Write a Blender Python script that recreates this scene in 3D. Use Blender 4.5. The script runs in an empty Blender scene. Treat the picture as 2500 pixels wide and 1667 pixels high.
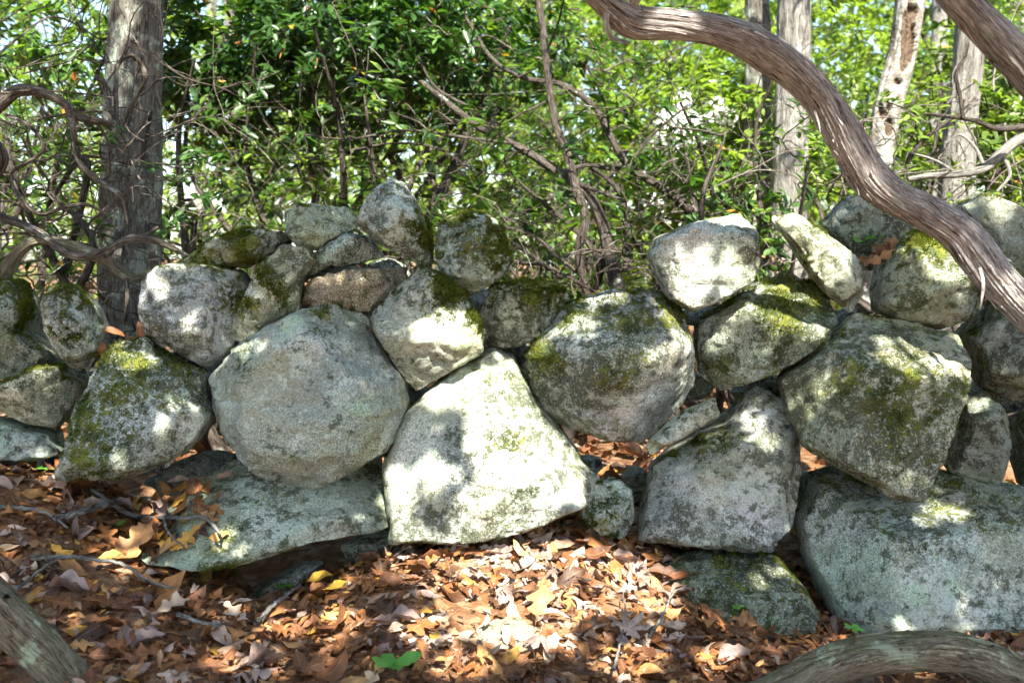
import bpy, math, random
import numpy as np
from mathutils import Vector
random.seed(7)
RNG = np.random.default_rng(7)
SC = bpy.context.scene
COL = SC.collection
R = math.radians

# ------------------------------------------------------------------ camera, sky, sun, exposure
FPX, CXP, CYP = 2600.0, 1250.0, 833.5          # focal length and centre in photo pixels
CAM = np.array([0.0, -2.9, 0.9]); PITCH = math.atan((CYP - 620.0) / FPX)
cd = bpy.data.cameras.new('camera'); cam = bpy.data.objects.new('camera', cd); COL.objects.link(cam)
cam.location = CAM; cam.rotation_euler = (math.pi / 2 - PITCH, 0, 0)
cd.sensor_width = 36.0; cd.lens = FPX / 2500 * 36.0; cd.clip_start = 0.02; cd.clip_end = 500
cd.dof.use_dof = True; cd.dof.focus_distance = 2.75; cd.dof.aperture_fstop = 4.5
SC.camera = cam

SUN_EL, SUN_AZ = R(49), R(12)                   # azimuth measured from straight behind the camera towards the right
SUN = np.array([math.cos(SUN_EL) * math.sin(SUN_AZ), -math.cos(SUN_EL) * math.cos(SUN_AZ), math.sin(SUN_EL)])
w = bpy.data.worlds.new('World'); SC.world = w; w.use_nodes = True
wn = w.node_tree; bg = wn.nodes['Background']
sky = wn.nodes.new('ShaderNodeTexSky'); sky.sky_type = 'NISHITA'; sky.sun_disc = False
sky.sun_elevation = SUN_EL; sky.sun_rotation = math.atan2(SUN[0], SUN[1])
wn.links.new(sky.outputs[0], bg.inputs[0]); bg.inputs[1].default_value = 0.088
sl = bpy.data.lights.new('sun', 'SUN'); sl.energy = 5.0; sl.angle = R(0.53); sl.color = (1.0, 0.95, 0.86)
so = bpy.data.objects.new('sun', sl); COL.objects.link(so)
so.rotation_euler = Vector(SUN).to_track_quat('Z', 'Y').to_euler()
vs = SC.view_settings; vs.view_transform = 'Standard'; vs.look = 'None'; vs.gamma = 1.0; vs.exposure = 2.25; vs.use_curve_mapping = False
cy = SC.cycles; cy.use_denoising = True; cy.max_bounces = 5; cy.diffuse_bounces = 3; cy.glossy_bounces = 1
cy.transmission_bounces = 2; cy.transparent_max_bounces = 4; cy.caustics_reflective = False; cy.caustics_refractive = False
cy.sample_clamp_indirect = 8.0; cy.use_adaptive_sampling = True; cy.adaptive_threshold = 0.03; cy.adaptive_min_samples = 12

# ------------------------------------------------------------------ projection helpers
CP, SP = math.cos(PITCH), math.sin(PITCH)
K = 2500.0 / 2352.0                             # layout notes were measured on a 2352 px wide view
def ray(fx, fy):
    xc = (fx * K - CXP) / FPX; yc = -(fy * K - CYP) / FPX
    return np.array([xc, yc * SP + CP, yc * CP - SP])
def at(fx, fy, Y):
    d = ray(fx, fy); return CAM + d * ((Y - CAM[1]) / d[1])
def proj(P):
    q = P - CAM; zc = q[..., 1] * CP - q[..., 2] * SP; yc = q[..., 1] * SP + q[..., 2] * CP
    zc = np.maximum(zc, 1e-3)
    return np.stack([(q[..., 0] / zc * FPX + CXP) / K, (-yc / zc * FPX + CYP) / K], -1)

# ------------------------------------------------------------------ numpy noise
def _h(i, j, k, s):
    n = (i * 374761393 + j * 668265263 + k * 2147483647 + s * 1274126177) & 0xffffffff
    n = ((n ^ (n >> 13)) * 1274126177) & 0xffffffff
    n = ((n ^ (n >> 16)) * 2246822519) & 0xffffffff
    return ((n ^ (n >> 15)) & 0xffff) / 32767.5 - 1.0
def noise(P, s=0):
    P = np.asarray(P, float); I = np.floor(P).astype(np.int64); f = P - I; f = f * f * f * (f * (f * 6 - 15) + 10)
    i, j, k = I[..., 0], I[..., 1], I[..., 2]; u, v, w_ = f[..., 0], f[..., 1], f[..., 2]
    L = lambda a, b, t: a + (b - a) * t
    return L(L(L(_h(i, j, k, s), _h(i+1, j, k, s), u), L(_h(i, j+1, k, s), _h(i+1, j+1, k, s), u), v),
             L(L(_h(i, j, k+1, s), _h(i+1, j, k+1, s), u), L(_h(i, j+1, k+1, s), _h(i+1, j+1, k+1, s), u), v), w_)
def fbm(P, o=4, s=0):
    t = 0; a = 1; n = 0
    for q in range(o):
        t = t + a * noise(P * 2 ** q + 13.7 * q, s + q); n += a; a *= .5
    return t / n

# ------------------------------------------------------------------ mesh and object helpers
def mesh(name, V, F, attrs=None, smooth=True):
    V = np.ascontiguousarray(V, np.float32); F = np.ascontiguousarray(F, np.int32); n = F.shape[1]
    me = bpy.data.meshes.new(name)
    me.vertices.add(len(V)); me.vertices.foreach_set('co', V.ravel())
    me.loops.add(F.size); me.loops.foreach_set('vertex_index', F.ravel())
    me.polygons.add(len(F)); me.polygons.foreach_set('loop_start', np.arange(0, F.size, n, dtype=np.int32))
    if smooth: me.polygons.foreach_set('use_smooth', np.ones(len(F), bool))
    me.update(calc_edges=True)
    for k, a in (attrs or {}).items():
        a = np.asarray(a, np.float32)
        if a.ndim == 1: me.attributes.new(k, 'FLOAT', 'POINT').data.foreach_set('value', a)
        else: me.attributes.new(k, 'FLOAT_VECTOR', 'POINT').data.foreach_set('vector', np.ascontiguousarray(a).ravel())
    return me
def obj(name, me, mat=None, parent=None, loc=None, label=None, cat=None, group=None, kind=None):
    o = bpy.data.objects.new(name, me); COL.objects.link(o)
    if mat and me and not me.materials: me.materials.append(mat)
    if parent: o.parent = parent
    if loc is not None: o.location = loc
    for k, v in (('label', label), ('category', cat), ('group', group), ('kind', kind)):
        if v: o[k] = v
    return o
def empty(name, loc, label=None, cat=None, group=None):
    o = obj(name, None, loc=loc, label=label, cat=cat, group=group); o.empty_display_size = .1
    return o
class Bag:                                       # collects pieces with the same face size and attributes
    def __init__(s): s.V, s.F, s.A, s.n = [], [], {}, 0
    def add(s, V, F, **A):
        s.V.append(V); s.F.append(F + s.n); s.n += len(V)
        for k, a in A.items(): s.A.setdefault(k, []).append(a)
    def mesh(s, name, off=None, smooth=True):
        V = np.concatenate(s.V)
        if off is not None: V = V - np.asarray(off)
        return mesh(name, V, np.concatenate(s.F), {k: np.concatenate(a) for k, a in s.A.items()}, smooth)

# ------------------------------------------------------------------ materials
class G:
    def __init__(s, name):
        s.m = bpy.data.materials.new(name); s.m.use_nodes = True; s.t = s.m.node_tree; s.t.nodes.clear()
        s.out = s.n('ShaderNodeOutputMaterial')
    def n(s, t, **kw):
        x = s.t.nodes.new(t)
        for k, v in kw.items(): setattr(x, k, v)
        return x
    def put(s, sock, v):
        if v is None: return
        if isinstance(v, bpy.types.NodeSocket): s.t.links.new(v, sock)
        elif isinstance(v, (int, float)) and sock.type in ('VECTOR', 'RGBA'): sock.default_value = (v,) * 3 + ((1,) if sock.type == 'RGBA' else ())
        elif isinstance(v, (tuple, list)) and sock.type == 'RGBA': sock.default_value = tuple(v)[:3] + (1,)
        else: sock.default_value = v
    def attr(s, name, vec=False):
        a = s.n('ShaderNodeAttribute', attribute_name=name); return a.outputs['Vector' if vec else 'Fac']
    def pos(s): return s.n('ShaderNodeNewGeometry').outputs['Position']
    def math(s, op, a, b=None, c=None, clamp=False):
        x = s.n('ShaderNodeMath', operation=op, use_clamp=clamp); s.put(x.inputs[0], a); s.put(x.inputs[1], b); s.put(x.inputs[2], c); return x.outputs[0]
    def vmath(s, op, a, b=None):
        x = s.n('ShaderNodeVectorMath', operation=op); s.put(x.inputs[0], a); s.put(x.inputs[1], b); return x.outputs[0]
    def noise(s, vec, scale, detail=4, rough=.55, dist=0.0):
        x = s.n('ShaderNodeTexNoise'); s.put(x.inputs['Vector'], vec); x.inputs['Scale'].default_value = scale
        x.inputs['Detail'].default_value = detail; x.inputs['Roughness'].default_value = rough; x.inputs['Distortion'].default_value = dist
        return x.outputs[0]
    def voro(s, vec, scale, out='Distance', **kw):
        x = s.n('ShaderNodeTexVoronoi', **kw); s.put(x.inputs['Vector'], vec); x.inputs['Scale'].default_value = scale; return x.outputs[out]
    def mix(s, f, a, b, mode='MIX'):
        x = s.n('ShaderNodeMix', data_type='RGBA', blend_type=mode); s.put(x.inputs[0], f); s.put(x.inputs[6], a); s.put(x.inputs[7], b); return x.outputs[2]
    def step(s, v, lo, hi):
        x = s.n('ShaderNodeMapRange', interpolation_type='SMOOTHSTEP'); s.put(x.inputs[0], v); s.put(x.inputs[1], lo); s.put(x.inputs[2], hi); return x.outputs[0]
    def ramp(s, v, stops, interp='LINEAR'):
        x = s.n('ShaderNodeValToRGB'); e = x.color_ramp.elements; x.color_ramp.interpolation = interp
        while len(e) < len(stops): e.new(.5)
        for el, (p, c) in zip(e, stops): el.position = p; el.color = tuple(c)[:3] + (1,)
        s.put(x.inputs[0], v); return x.outputs[0]
    def bump(s, h, strength, dist=.01):
        x = s.n('ShaderNodeBump'); x.inputs['Strength'].default_value = strength; x.inputs['Distance'].default_value = dist; s.put(x.inputs['Height'], h); return x.outputs[0]
    def bsdf(s, col, rough=.8, nrm=None, spec=.3):
        x = s.n('ShaderNodeBsdfPrincipled'); s.put(x.inputs['Base Color'], col); s.put(x.inputs['Roughness'], rough)
        s.put(x.inputs['Specular IOR Level'], spec)
        if nrm: s.put(x.inputs['Normal'], nrm)
        return x.outputs[0]
    def done(s, sh): s.t.links.new(sh, s.out.inputs[0]); return s.m

def mat_stone():
    g = G('granite'); p = g.pos(); off = lambda x, y, z: g.vmath('ADD', p, (x, y, z))
    zone = g.noise(p, 4.5, 3, .55)
    c = g.mix(g.step(zone, .36, .64), (.345, .345, .292), (.305, .33, .325))
    c = g.mix(g.math('MULTIPLY', g.step(g.noise(off(8., 2., 5.), 8, 4, .6), .58, .76), .45), c, (.31, .215, .14))      # rusty warmth
    # crust lichen: bluish grey blotches, broken into flecks at the rim
    fl = g.noise(off(1., 7., 4.), 85, 3, .7)
    ln = g.math('ADD', g.noise(off(4., 4., 1.), 8.5, 5, .6), g.math('ADD', g.math('MULTIPLY', g.math('SUBTRACT', fl, .5), .40), g.math('MULTIPLY', g.math('SUBTRACT', g.attr('lichen'), .5), .30)))
    lm = g.step(ln, .53, .61)
    lc = g.mix(g.step(g.noise(off(2., 0., 3.), 6, 2), .42, .58), (.48, .53, .50), (.57, .565, .56))
    c = g.mix(g.math('MULTIPLY', lm, .80), c, lc)
    dots = g.math('MULTIPLY', g.step(g.voro(off(5., 1., 0.), 48), .24, .14), g.step(g.noise(p, 10, 2), .54, .66))
    c = g.mix(g.math('MULTIPLY', dots, .7), c, (.58, .63, .57))
    nv = g.n('ShaderNodeTexNoise'); g.put(nv.inputs['Vector'], p); nv.inputs['Scale'].default_value = 40; nv.inputs['Detail'].default_value = 4
    wv = g.vmath('ADD', p, g.vmath('MULTIPLY', nv.outputs[1], (.022, .022, .022)))
    vr = g.n('ShaderNodeTexVoronoi'); g.put(vr.inputs['Vector'], wv); vr.inputs['Scale'].default_value = 11
    cs_ = g.n('ShaderNodeSeparateColor'); g.put(cs_.inputs[0], vr.outputs['Color'])
    ros = g.math('MULTIPLY', g.math('GREATER_THAN', g.math('MULTIPLY', g.math('SUBTRACT', cs_.outputs[0], .62), 1.0), vr.outputs['Distance']), 1.0)
    c = g.mix(g.math('MULTIPLY', ros, .72), c, g.mix(cs_.outputs[1], (.40, .50, .40), (.60, .62, .56)))
    # dark green-black algae film in fine mottling
    al = g.math('ADD', g.noise(off(6., 3., 2.), 34, 6, .72), g.math('MULTIPLY', g.math('SUBTRACT', g.noise(off(9., 9., 1.), 5.5, 3), .5), .55))
    c = g.mix(g.math('MULTIPLY', g.step(g.math('ADD', al, g.attr('algae')), .478, .585), .82), c, (.055, .060, .036))
    c = g.mix(g.math('MULTIPLY', g.step(g.noise(off(0., 5., 8.), 3.2, 4, .6), .42, .64), .6), c, g.mix(.8, c, (.74, .80, .52), 'MULTIPLY'))  # greenish bloom
    c = g.mix(.9, c, g.attr('tint', True), 'MULTIPLY'); c = g.mix(1.0, c, (.915, .955, .865), 'MULTIPLY')
    # crisp dark and pale flecks a few millimetres across
    fk = g.noise(off(11., 2., 6.), 120, 3, .68)
    c = g.mix(g.math('MULTIPLY', g.step(g.math('ADD', fk, g.math('MULTIPLY', g.math('SUBTRACT', zone, .5), .25)), .54, .62), .36), c, (.085, .088, .066))
    c = g.mix(g.math('MULTIPLY', g.step(g.noise(off(2., 12., 3.), 150, 2, .65), .58, .64), .5), c, (.50, .52, .48))
    # a few hairline fractures
    ve = g.voro(g.vmath('MULTIPLY', wv, (1., 1., 2.2)), 3.6, 'Distance', feature='DISTANCE_TO_EDGE')
    crk = g.math('MULTIPLY', g.step(ve, .012, .002), g.step(g.noise(off(7., 7., 7.), 4.5, 2), .76, .80))
    c = g.mix(g.math('MULTIPLY', crk, .75), c, (.03, .028, .022))
    # crystal grain
    gr = g.noise(p, 230, 2, .7); c = g.mix(g.step(g.noise(off(13., 1., 2.), 2.6, 1), .25, .75), c, g.ramp(gr, [(.32, (.30,) * 3), (.5, (.95,) * 3), (.66, (1.6,) * 3)]), 'MULTIPLY')
    c = g.mix(g.math('MULTIPLY', g.step(g.voro(p, 170), .28, .16), .6), c, (.045, .045, .04))
    # moss
    mn = g.math('ADD', g.attr('moss'), g.math('ADD', g.math('MULTIPLY', g.math('SUBTRACT', g.noise(p, 75, 5, .78), .5), 2.7), g.math('MULTIPLY', g.math('SUBTRACT', g.noise(off(3., 3., 3.), 13, 4, .6), .5), 1.6)))
    mm = g.step(mn, .42, .62)
    mc = g.mix(g.step(g.noise(p, 15, 4), .35, .65), (.032, .048, .010), (.155, .165, .020))
    mc = g.mix(.7, mc, g.ramp(g.noise(p, 330, 3), [(.3, (.25,) * 3), (.7, (1.8,) * 3)]), 'MULTIPLY')
    c = g.mix(g.math('MULTIPLY', g.math('MULTIPLY', mm, g.step(g.attr('moss'), .06, .22)), .94), c, mc)
    h = g.math('ADD', g.math('MULTIPLY', g.noise(p, 70, 5, .72), .8), g.math('ADD', g.math('MULTIPLY', gr, .32), g.math('MULTIPLY', g.math('MULTIPLY', mm, g.noise(p, 260, 2)), .6)))
    h = g.math('SUBTRACT', g.math('ADD', h, g.math('MULTIPLY', g.noise(p, 20, 5, .6), .6)), g.math('MULTIPLY', crk, 1.2))
    return g.done(g.bsdf(c, .9, g.bump(h, .8, .012), .18))

def mat_bark(name, dark, mid, pale, lichen=(.42, .46, .38), lich=.6, fs=1.0, moss=.0):
    g = G(name); q = g.attr('bk', True); p = g.pos()
    warp = g.n('ShaderNodeVectorMath', operation='MULTIPLY_ADD'); nz_ = g.n('ShaderNodeTexNoise'); g.put(nz_.inputs['Vector'], p); nz_.inputs['Scale'].default_value = 9; nz_.inputs['Detail'].default_value = 3
    g.put(warp.inputs[0], nz_.outputs[1]); warp.inputs[1].default_value = (.028, .028, .0); g.put(warp.inputs[2], q)
    def stretched(a, b):
        st = g.n('ShaderNodeMapping'); g.put(st.inputs[0], warp.outputs[0]); st.inputs['Scale'].default_value = (a * fs, a * fs, b * fs); return st.outputs[0]
    v = stretched(95, 11); fib = g.noise(v, 1.0, 8, .70, 1.3); fine = g.noise(stretched(260, 45), 1.0, 5, .68, .6); patch = g.noise(stretched(24, 12), 1.0, 4, .6)
    c = g.ramp(g.math('ADD', g.math('MULTIPLY', fib, .75), g.math('MULTIPLY', patch, .25)), [(.38, dark), (.46, mid), (.60, pale)])
    c = g.mix(.8, c, g.ramp(fine, [(.32, (.40,) * 3), (.52, (1.,) * 3), (.68, (1.5,) * 3)]), 'MULTIPLY')
    ln = g.math('MULTIPLY', g.step(g.noise(p, 12, 8, .7), lich, lich + .08), g.step(fib, .34, .5))
    c = g.mix(g.math('MULTIPLY', ln, .8), c, lichen)
    if moss:
        nz = g.n('ShaderNodeSeparateXYZ'); g.put(nz.inputs[0], g.n('ShaderNodeNewGeometry').outputs['Normal'])
        mm = g.step(g.math('ADD', g.math('MULTIPLY', nz.outputs[2], .5), g.noise(p, 22, 6, .7)), 1.05 - moss, 1.3 - moss)
        c = g.mix(g.math('MULTIPLY', mm, .75), c, g.mix(g.noise(p, 60, 3), (.07, .085, .02), (.17, .19, .06)))
    h = g.math('ADD', fib, g.math('MULTIPLY', fine, .45))
    return g.done(g.bsdf(c, .9, g.bump(h, 1.0, .014), .12))

def mat_leaf(name, stops, trans=.4, rough=.38, spec=.5):
    g = G(name); c = g.ramp(g.attr('tint'), stops)
    c = g.mix(.5, c, g.ramp(g.noise(g.pos(), 30, 2), [(.3, (.7,) * 3), (.7, (1.25,) * 3)]), 'MULTIPLY')
    tr = g.n('ShaderNodeBsdfTranslucent'); g.put(tr.inputs[0], g.mix(.75, c, (1.7, 1.9, .55), 'MULTIPLY'))
    mx = g.n('ShaderNodeMixShader'); mx.inputs[0].default_value = trans
    g.t.links.new(g.bsdf(c, rough, None, spec), mx.inputs[1]); g.t.links.new(tr.outputs[0], mx.inputs[2])
    return g.done(mx.outputs[0])

def mat_litter():
    g = G('dead_leaf'); t = g.attr('tint'); lv = g.attr('lv', True); p = g.pos()
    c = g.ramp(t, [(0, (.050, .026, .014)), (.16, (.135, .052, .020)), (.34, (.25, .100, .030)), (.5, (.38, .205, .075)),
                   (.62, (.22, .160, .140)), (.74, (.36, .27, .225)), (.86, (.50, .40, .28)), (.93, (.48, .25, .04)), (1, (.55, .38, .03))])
    sep = g.n('ShaderNodeSeparateXYZ'); g.put(sep.inputs[0], lv); u = g.math('ABSOLUTE', sep.outputs[0]); v = sep.outputs[1]
    rib = g.step(u, .05, .02)
    lat = g.math('PINGPONG', g.math('ADD', g.math('MULTIPLY', v, 7.0), g.math('MULTIPLY', u, -4.0)), .5)
    vein = g.math('MAXIMUM', rib, g.math('MULTIPLY', g.step(lat, .09, .03), .5))
    c = g.mix(g.math('MULTIPLY', vein, .55), c, g.mix(.5, c, (.75, .5, .25)))
    c = g.mix(.8, c, g.ramp(g.noise(p, 45, 5, .65), [(.28, (.42,) * 3), (.5, (1,) * 3), (.72, (1.3, 1.25, 1.2))]), 'MULTIPLY')
    c = g.mix(.9, c, g.ramp(g.noise(g.vmath('ADD', p, (5., 5., 5.)), 16, 2), [(.30, (.55, .50, .46)), (.52, (1.1, 1.08, 1.05)), (.72, (1.55, 1.5, 1.4))]), 'MULTIPLY')
    sp = g.math('MULTIPLY', g.math('LESS_THAN', g.voro(p, 130), .17), g.step(g.noise(p, 18, 1), .5, .6))
    c = g.mix(g.math('MULTIPLY', sp, .8), c, (.05, .025, .015))
    tr = g.n('ShaderNodeBsdfTranslucent'); g.put(tr.inputs[0], c)
    mx = g.n('ShaderNodeMixShader'); mx.inputs[0].default_value = .18
    h = g.math('ADD', vein, g.noise(p, 90, 3))
    g.t.links.new(g.bsdf(c, .55, g.bump(h, .35, .004), .35), mx.inputs[1]); g.t.links.new(tr.outputs[0], mx.inputs[2])
    return g.done(mx.outputs[0])

def mat_floor():
    g = G('forest_soil'); p = g.pos()
    c = g.ramp(g.noise(p, 30, 7, .7), [(.3, (.030, .017, .010)), (.5, (.085, .045, .024)), (.62, (.19, .10, .05)), (.75, (.30, .20, .12))])
    far = g.ramp(g.voro(p, 38, 'Color', feature='F1'), [(0, (.08, .035, .015)), (.5, (.25, .12, .05)), (1, (.42, .30, .19))])
    c = g.mix(.55, c, far)
    return g.done(g.bsdf(c, .9, g.bump(g.noise(p, 50, 5), .9, .02), .15))
def mat_flat(name, col, rough=.8, tr=0.0):
    g = G(name); c = g.mix(.6, col, g.ramp(g.noise(g.pos(), 60, 3), [(.3, (.65,) * 3), (.7, (1.3,) * 3)]), 'MULTIPLY')
    sh = g.bsdf(c, rough)
    if tr:
        t = g.n('ShaderNodeBsdfTranslucent'); g.put(t.inputs[0], c); mx = g.n('ShaderNodeMixShader'); mx.inputs[0].default_value = tr
        g.t.links.new(sh, mx.inputs[1]); g.t.links.new(t.outputs[0], mx.inputs[2]); sh = mx.outputs[0]
    return g.done(sh)

M_STONE = mat_stone()
M_ARCH = mat_bark('laurel_bark', (.055, .042, .036), (.27, .238, .216), (.54, .50, .465), lich=.585)
M_CEDAR = mat_bark('cedar_bark', (.030, .027, .021), (.115, .106, .085), (.25, .235, .20), (.38, .44, .35), .52)
M_STEM = mat_bark('dark_stem', (.016, .012, .009), (.055, .043, .034), (.15, .13, .106), (.36, .40, .34), .60)
M_OAK = mat_bark('grey_bark', (.055, .050, .042), (.175, .165, .142), (.32, .31, .275), (.42, .44, .38), .57, .6)
M_TWIG = mat_bark('twig_bark', (.022, .016, .012), (.088, .069, .053), (.235, .205, .168), (.42, .46, .42), .58)
M_MOSSBARK = mat_bark('mossy_bark', (.05, .036, .024), (.165, .140, .092), (.30, .27, .19), (.42, .50, .33), .56, 1.0, .20)
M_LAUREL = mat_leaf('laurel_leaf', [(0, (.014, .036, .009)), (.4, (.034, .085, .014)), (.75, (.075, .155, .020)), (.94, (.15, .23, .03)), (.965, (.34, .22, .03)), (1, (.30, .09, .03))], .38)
M_BRIGHT = mat_leaf('bright_leaf', [(0, (.030, .065, .012)), (.5, (.105, .165, .024)), (.9, (.20, .28, .045)), (1, (.26, .33, .075))], .5, .34, .6)  # leaf green raised so the colour itself carries the sunlit glow
M_LITTER = mat_litter()
M_FLOOR = mat_floor()
M_MOSS = mat_leaf('moss_tuft', [(0, (.022, .038, .007)), (.6, (.085, .105, .014)), (1, (.19, .185, .025))], .3, .8, .1)
M_FLOWER = mat_flat('laurel_blossom', (.78, .79, .74), .6, .35)
M_GREEN = mat_leaf('seedling_leaf', [(0, (.08, .24, .035)), (1, (.15, .40, .06))], .4, .4)

# ------------------------------------------------------------------ ground
GP = []
for fx, fy, Y in [(-150, 1060, -.05), (20, 1050, -.02), (100, 1068, -.1), (190, 1080, -.12), (260, 1085, -.16), (330, 1085, -.12), (-100, 1280, -.4), (60, 1260, -.42), (200, 1235, -.42), (300, 1255, -.42), (345, 1255, -.38), (330, 1200, -.25),
                  (150, 1450, -.6), (0, 1440, -.6), (100, 1567, -.75), (-200, 1567, -.75), (400, 1398, -.36), (520, 1398, -.36), (330, 1450, -.55), (450, 1440, -.22), (600, 1430, -.22), (450, 1470, -.04), (600, 1460, -.04), (700, 1400, -.1), (350, 1440, -.14),
                  (500, 1470, -.55), (500, 1567, -.72), (800, 1265, -.2), (700, 1330, -.3), (700, 1450, -.5), (750, 1567, -.72), (900, 1250, -.12), (930, 1380, -.38),
                  (1050, 1230, -.12), (1250, 1190, -.1), (1400, 1222, -.12), (1200, 1330, -.3), (1200, 1400, -.42), (1200, 1500, -.6), (1200, 1567, -.72), (1460, 1270, -.18),
                  (1480, 1415, -.42), (1580, 1450, -.44), (1700, 1490, -.46), (1800, 1500, -.46), (1900, 1490, -.4), (1650, 1440, -.3), (1700, 1567, -.7), (1500, 1567, -.7), (2000, 1567, -.62), (2200, 1510, -.5), (2500, 1510, -.5)]:
    GP.append(at(fx, fy, Y))
for x in np.arange(-3, 3.1, .5):
    GP += [np.array([x, -1.2, -.02]), np.array([x, -1.8, -.05]), np.array([x, .9, .12]), np.array([x, 1.5, .1]), np.array([x, 2.2, .08])]
    GP += [np.array([x, .3, .02])]
GP = np.array(GP)
def gz(x, y):
    x = np.asarray(x, float); y = np.asarray(y, float); num = np.zeros_like(x) + 1e-9 * .05; den = np.zeros_like(x) + 1e-9
    for a in GP:
        d2 = (x - a[0]) ** 2 + (y - a[1]) ** 2; wq = np.exp(-d2 / (2 * .16 ** 2)) + 1e-4 * np.exp(-d2 / (2 * .6 ** 2)); num += wq * a[2]; den += wq
    P = np.stack([x, y, 0 * x], -1)
    far = np.clip((np.hypot(x, y) - 3) / 20, 0, 1)
    return num / den + .012 * fbm(P * 5, 3, 5) + far * (.8 * fbm(P * .12, 3, 9))
gx = np.concatenate([-np.geomspace(90, 3.1, 34), np.arange(-3, 3.001, .042), np.geomspace(3.1, 90, 34)])
gy = np.concatenate([-np.geomspace(90, 3.3, 30), np.arange(-3.2, 2.6, .042), np.geomspace(2.7, 120, 60)])
XX, YY = np.meshgrid(gx, gy); ZZ = gz(XX, YY); nx, ny = len(gx), len(gy)
idx = np.arange(nx * ny).reshape(ny, nx)
GF = np.stack([idx[:-1, :-1], idx[:-1, 1:], idx[1:, 1:], idx[1:, :-1]], -1).reshape(-1, 4)
floor = obj('forest_floor', mesh('forest_floor', np.stack([XX, YY, ZZ], -1).reshape(-1, 3), GF), M_FLOOR, label='forest floor buried in brown fallen leaves', kind='structure')

# ------------------------------------------------------------------ stones
def cubesphere(n):
    vs_, fs_, off = [], [], 0
    t = np.tan(np.linspace(-math.pi / 4, math.pi / 4, n + 1)); A, B = np.meshgrid(t, t); o = np.ones_like(A)
    ii = np.arange((n + 1) ** 2).reshape(n + 1, n + 1); q = np.stack([ii[:-1, :-1], ii[:-1, 1:], ii[1:, 1:], ii[1:, :-1]], -1).reshape(-1, 4)
    for f in ((o, A, B), (-o, B, A), (B, o, A), (A, -o, B), (A, B, o), (B, A, -o)):
        vs_.append(np.stack(f, -1).reshape(-1, 3)); fs_.append(q + off); off += (n + 1) ** 2
    V = np.concatenate(vs_); F = np.concatenate(fs_); V /= np.linalg.norm(V, axis=1)[:, None]
    _, first, inv = np.unique(np.round(V * 1e5).astype(np.int64), axis=0, return_index=True, return_inverse=True)
    return V[first], inv.reshape(-1)[F]
CS = {n: cubesphere(n) for n in (24, 32, 42)}
def chaikin(P, k=2):
    for _ in range(k):
        Q = np.roll(P, -1, 0); P = np.stack([.86 * P + .14 * Q, .14 * P + .86 * Q], 1).reshape(-1, P.shape[1])
    return P
wall = empty('stone_wall', (0, 0, 0), 'dry stone wall of lichen-grey boulders stacked across the whole picture', 'stone wall'); wall['kind'] = 'thing'
STONES = []
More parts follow.
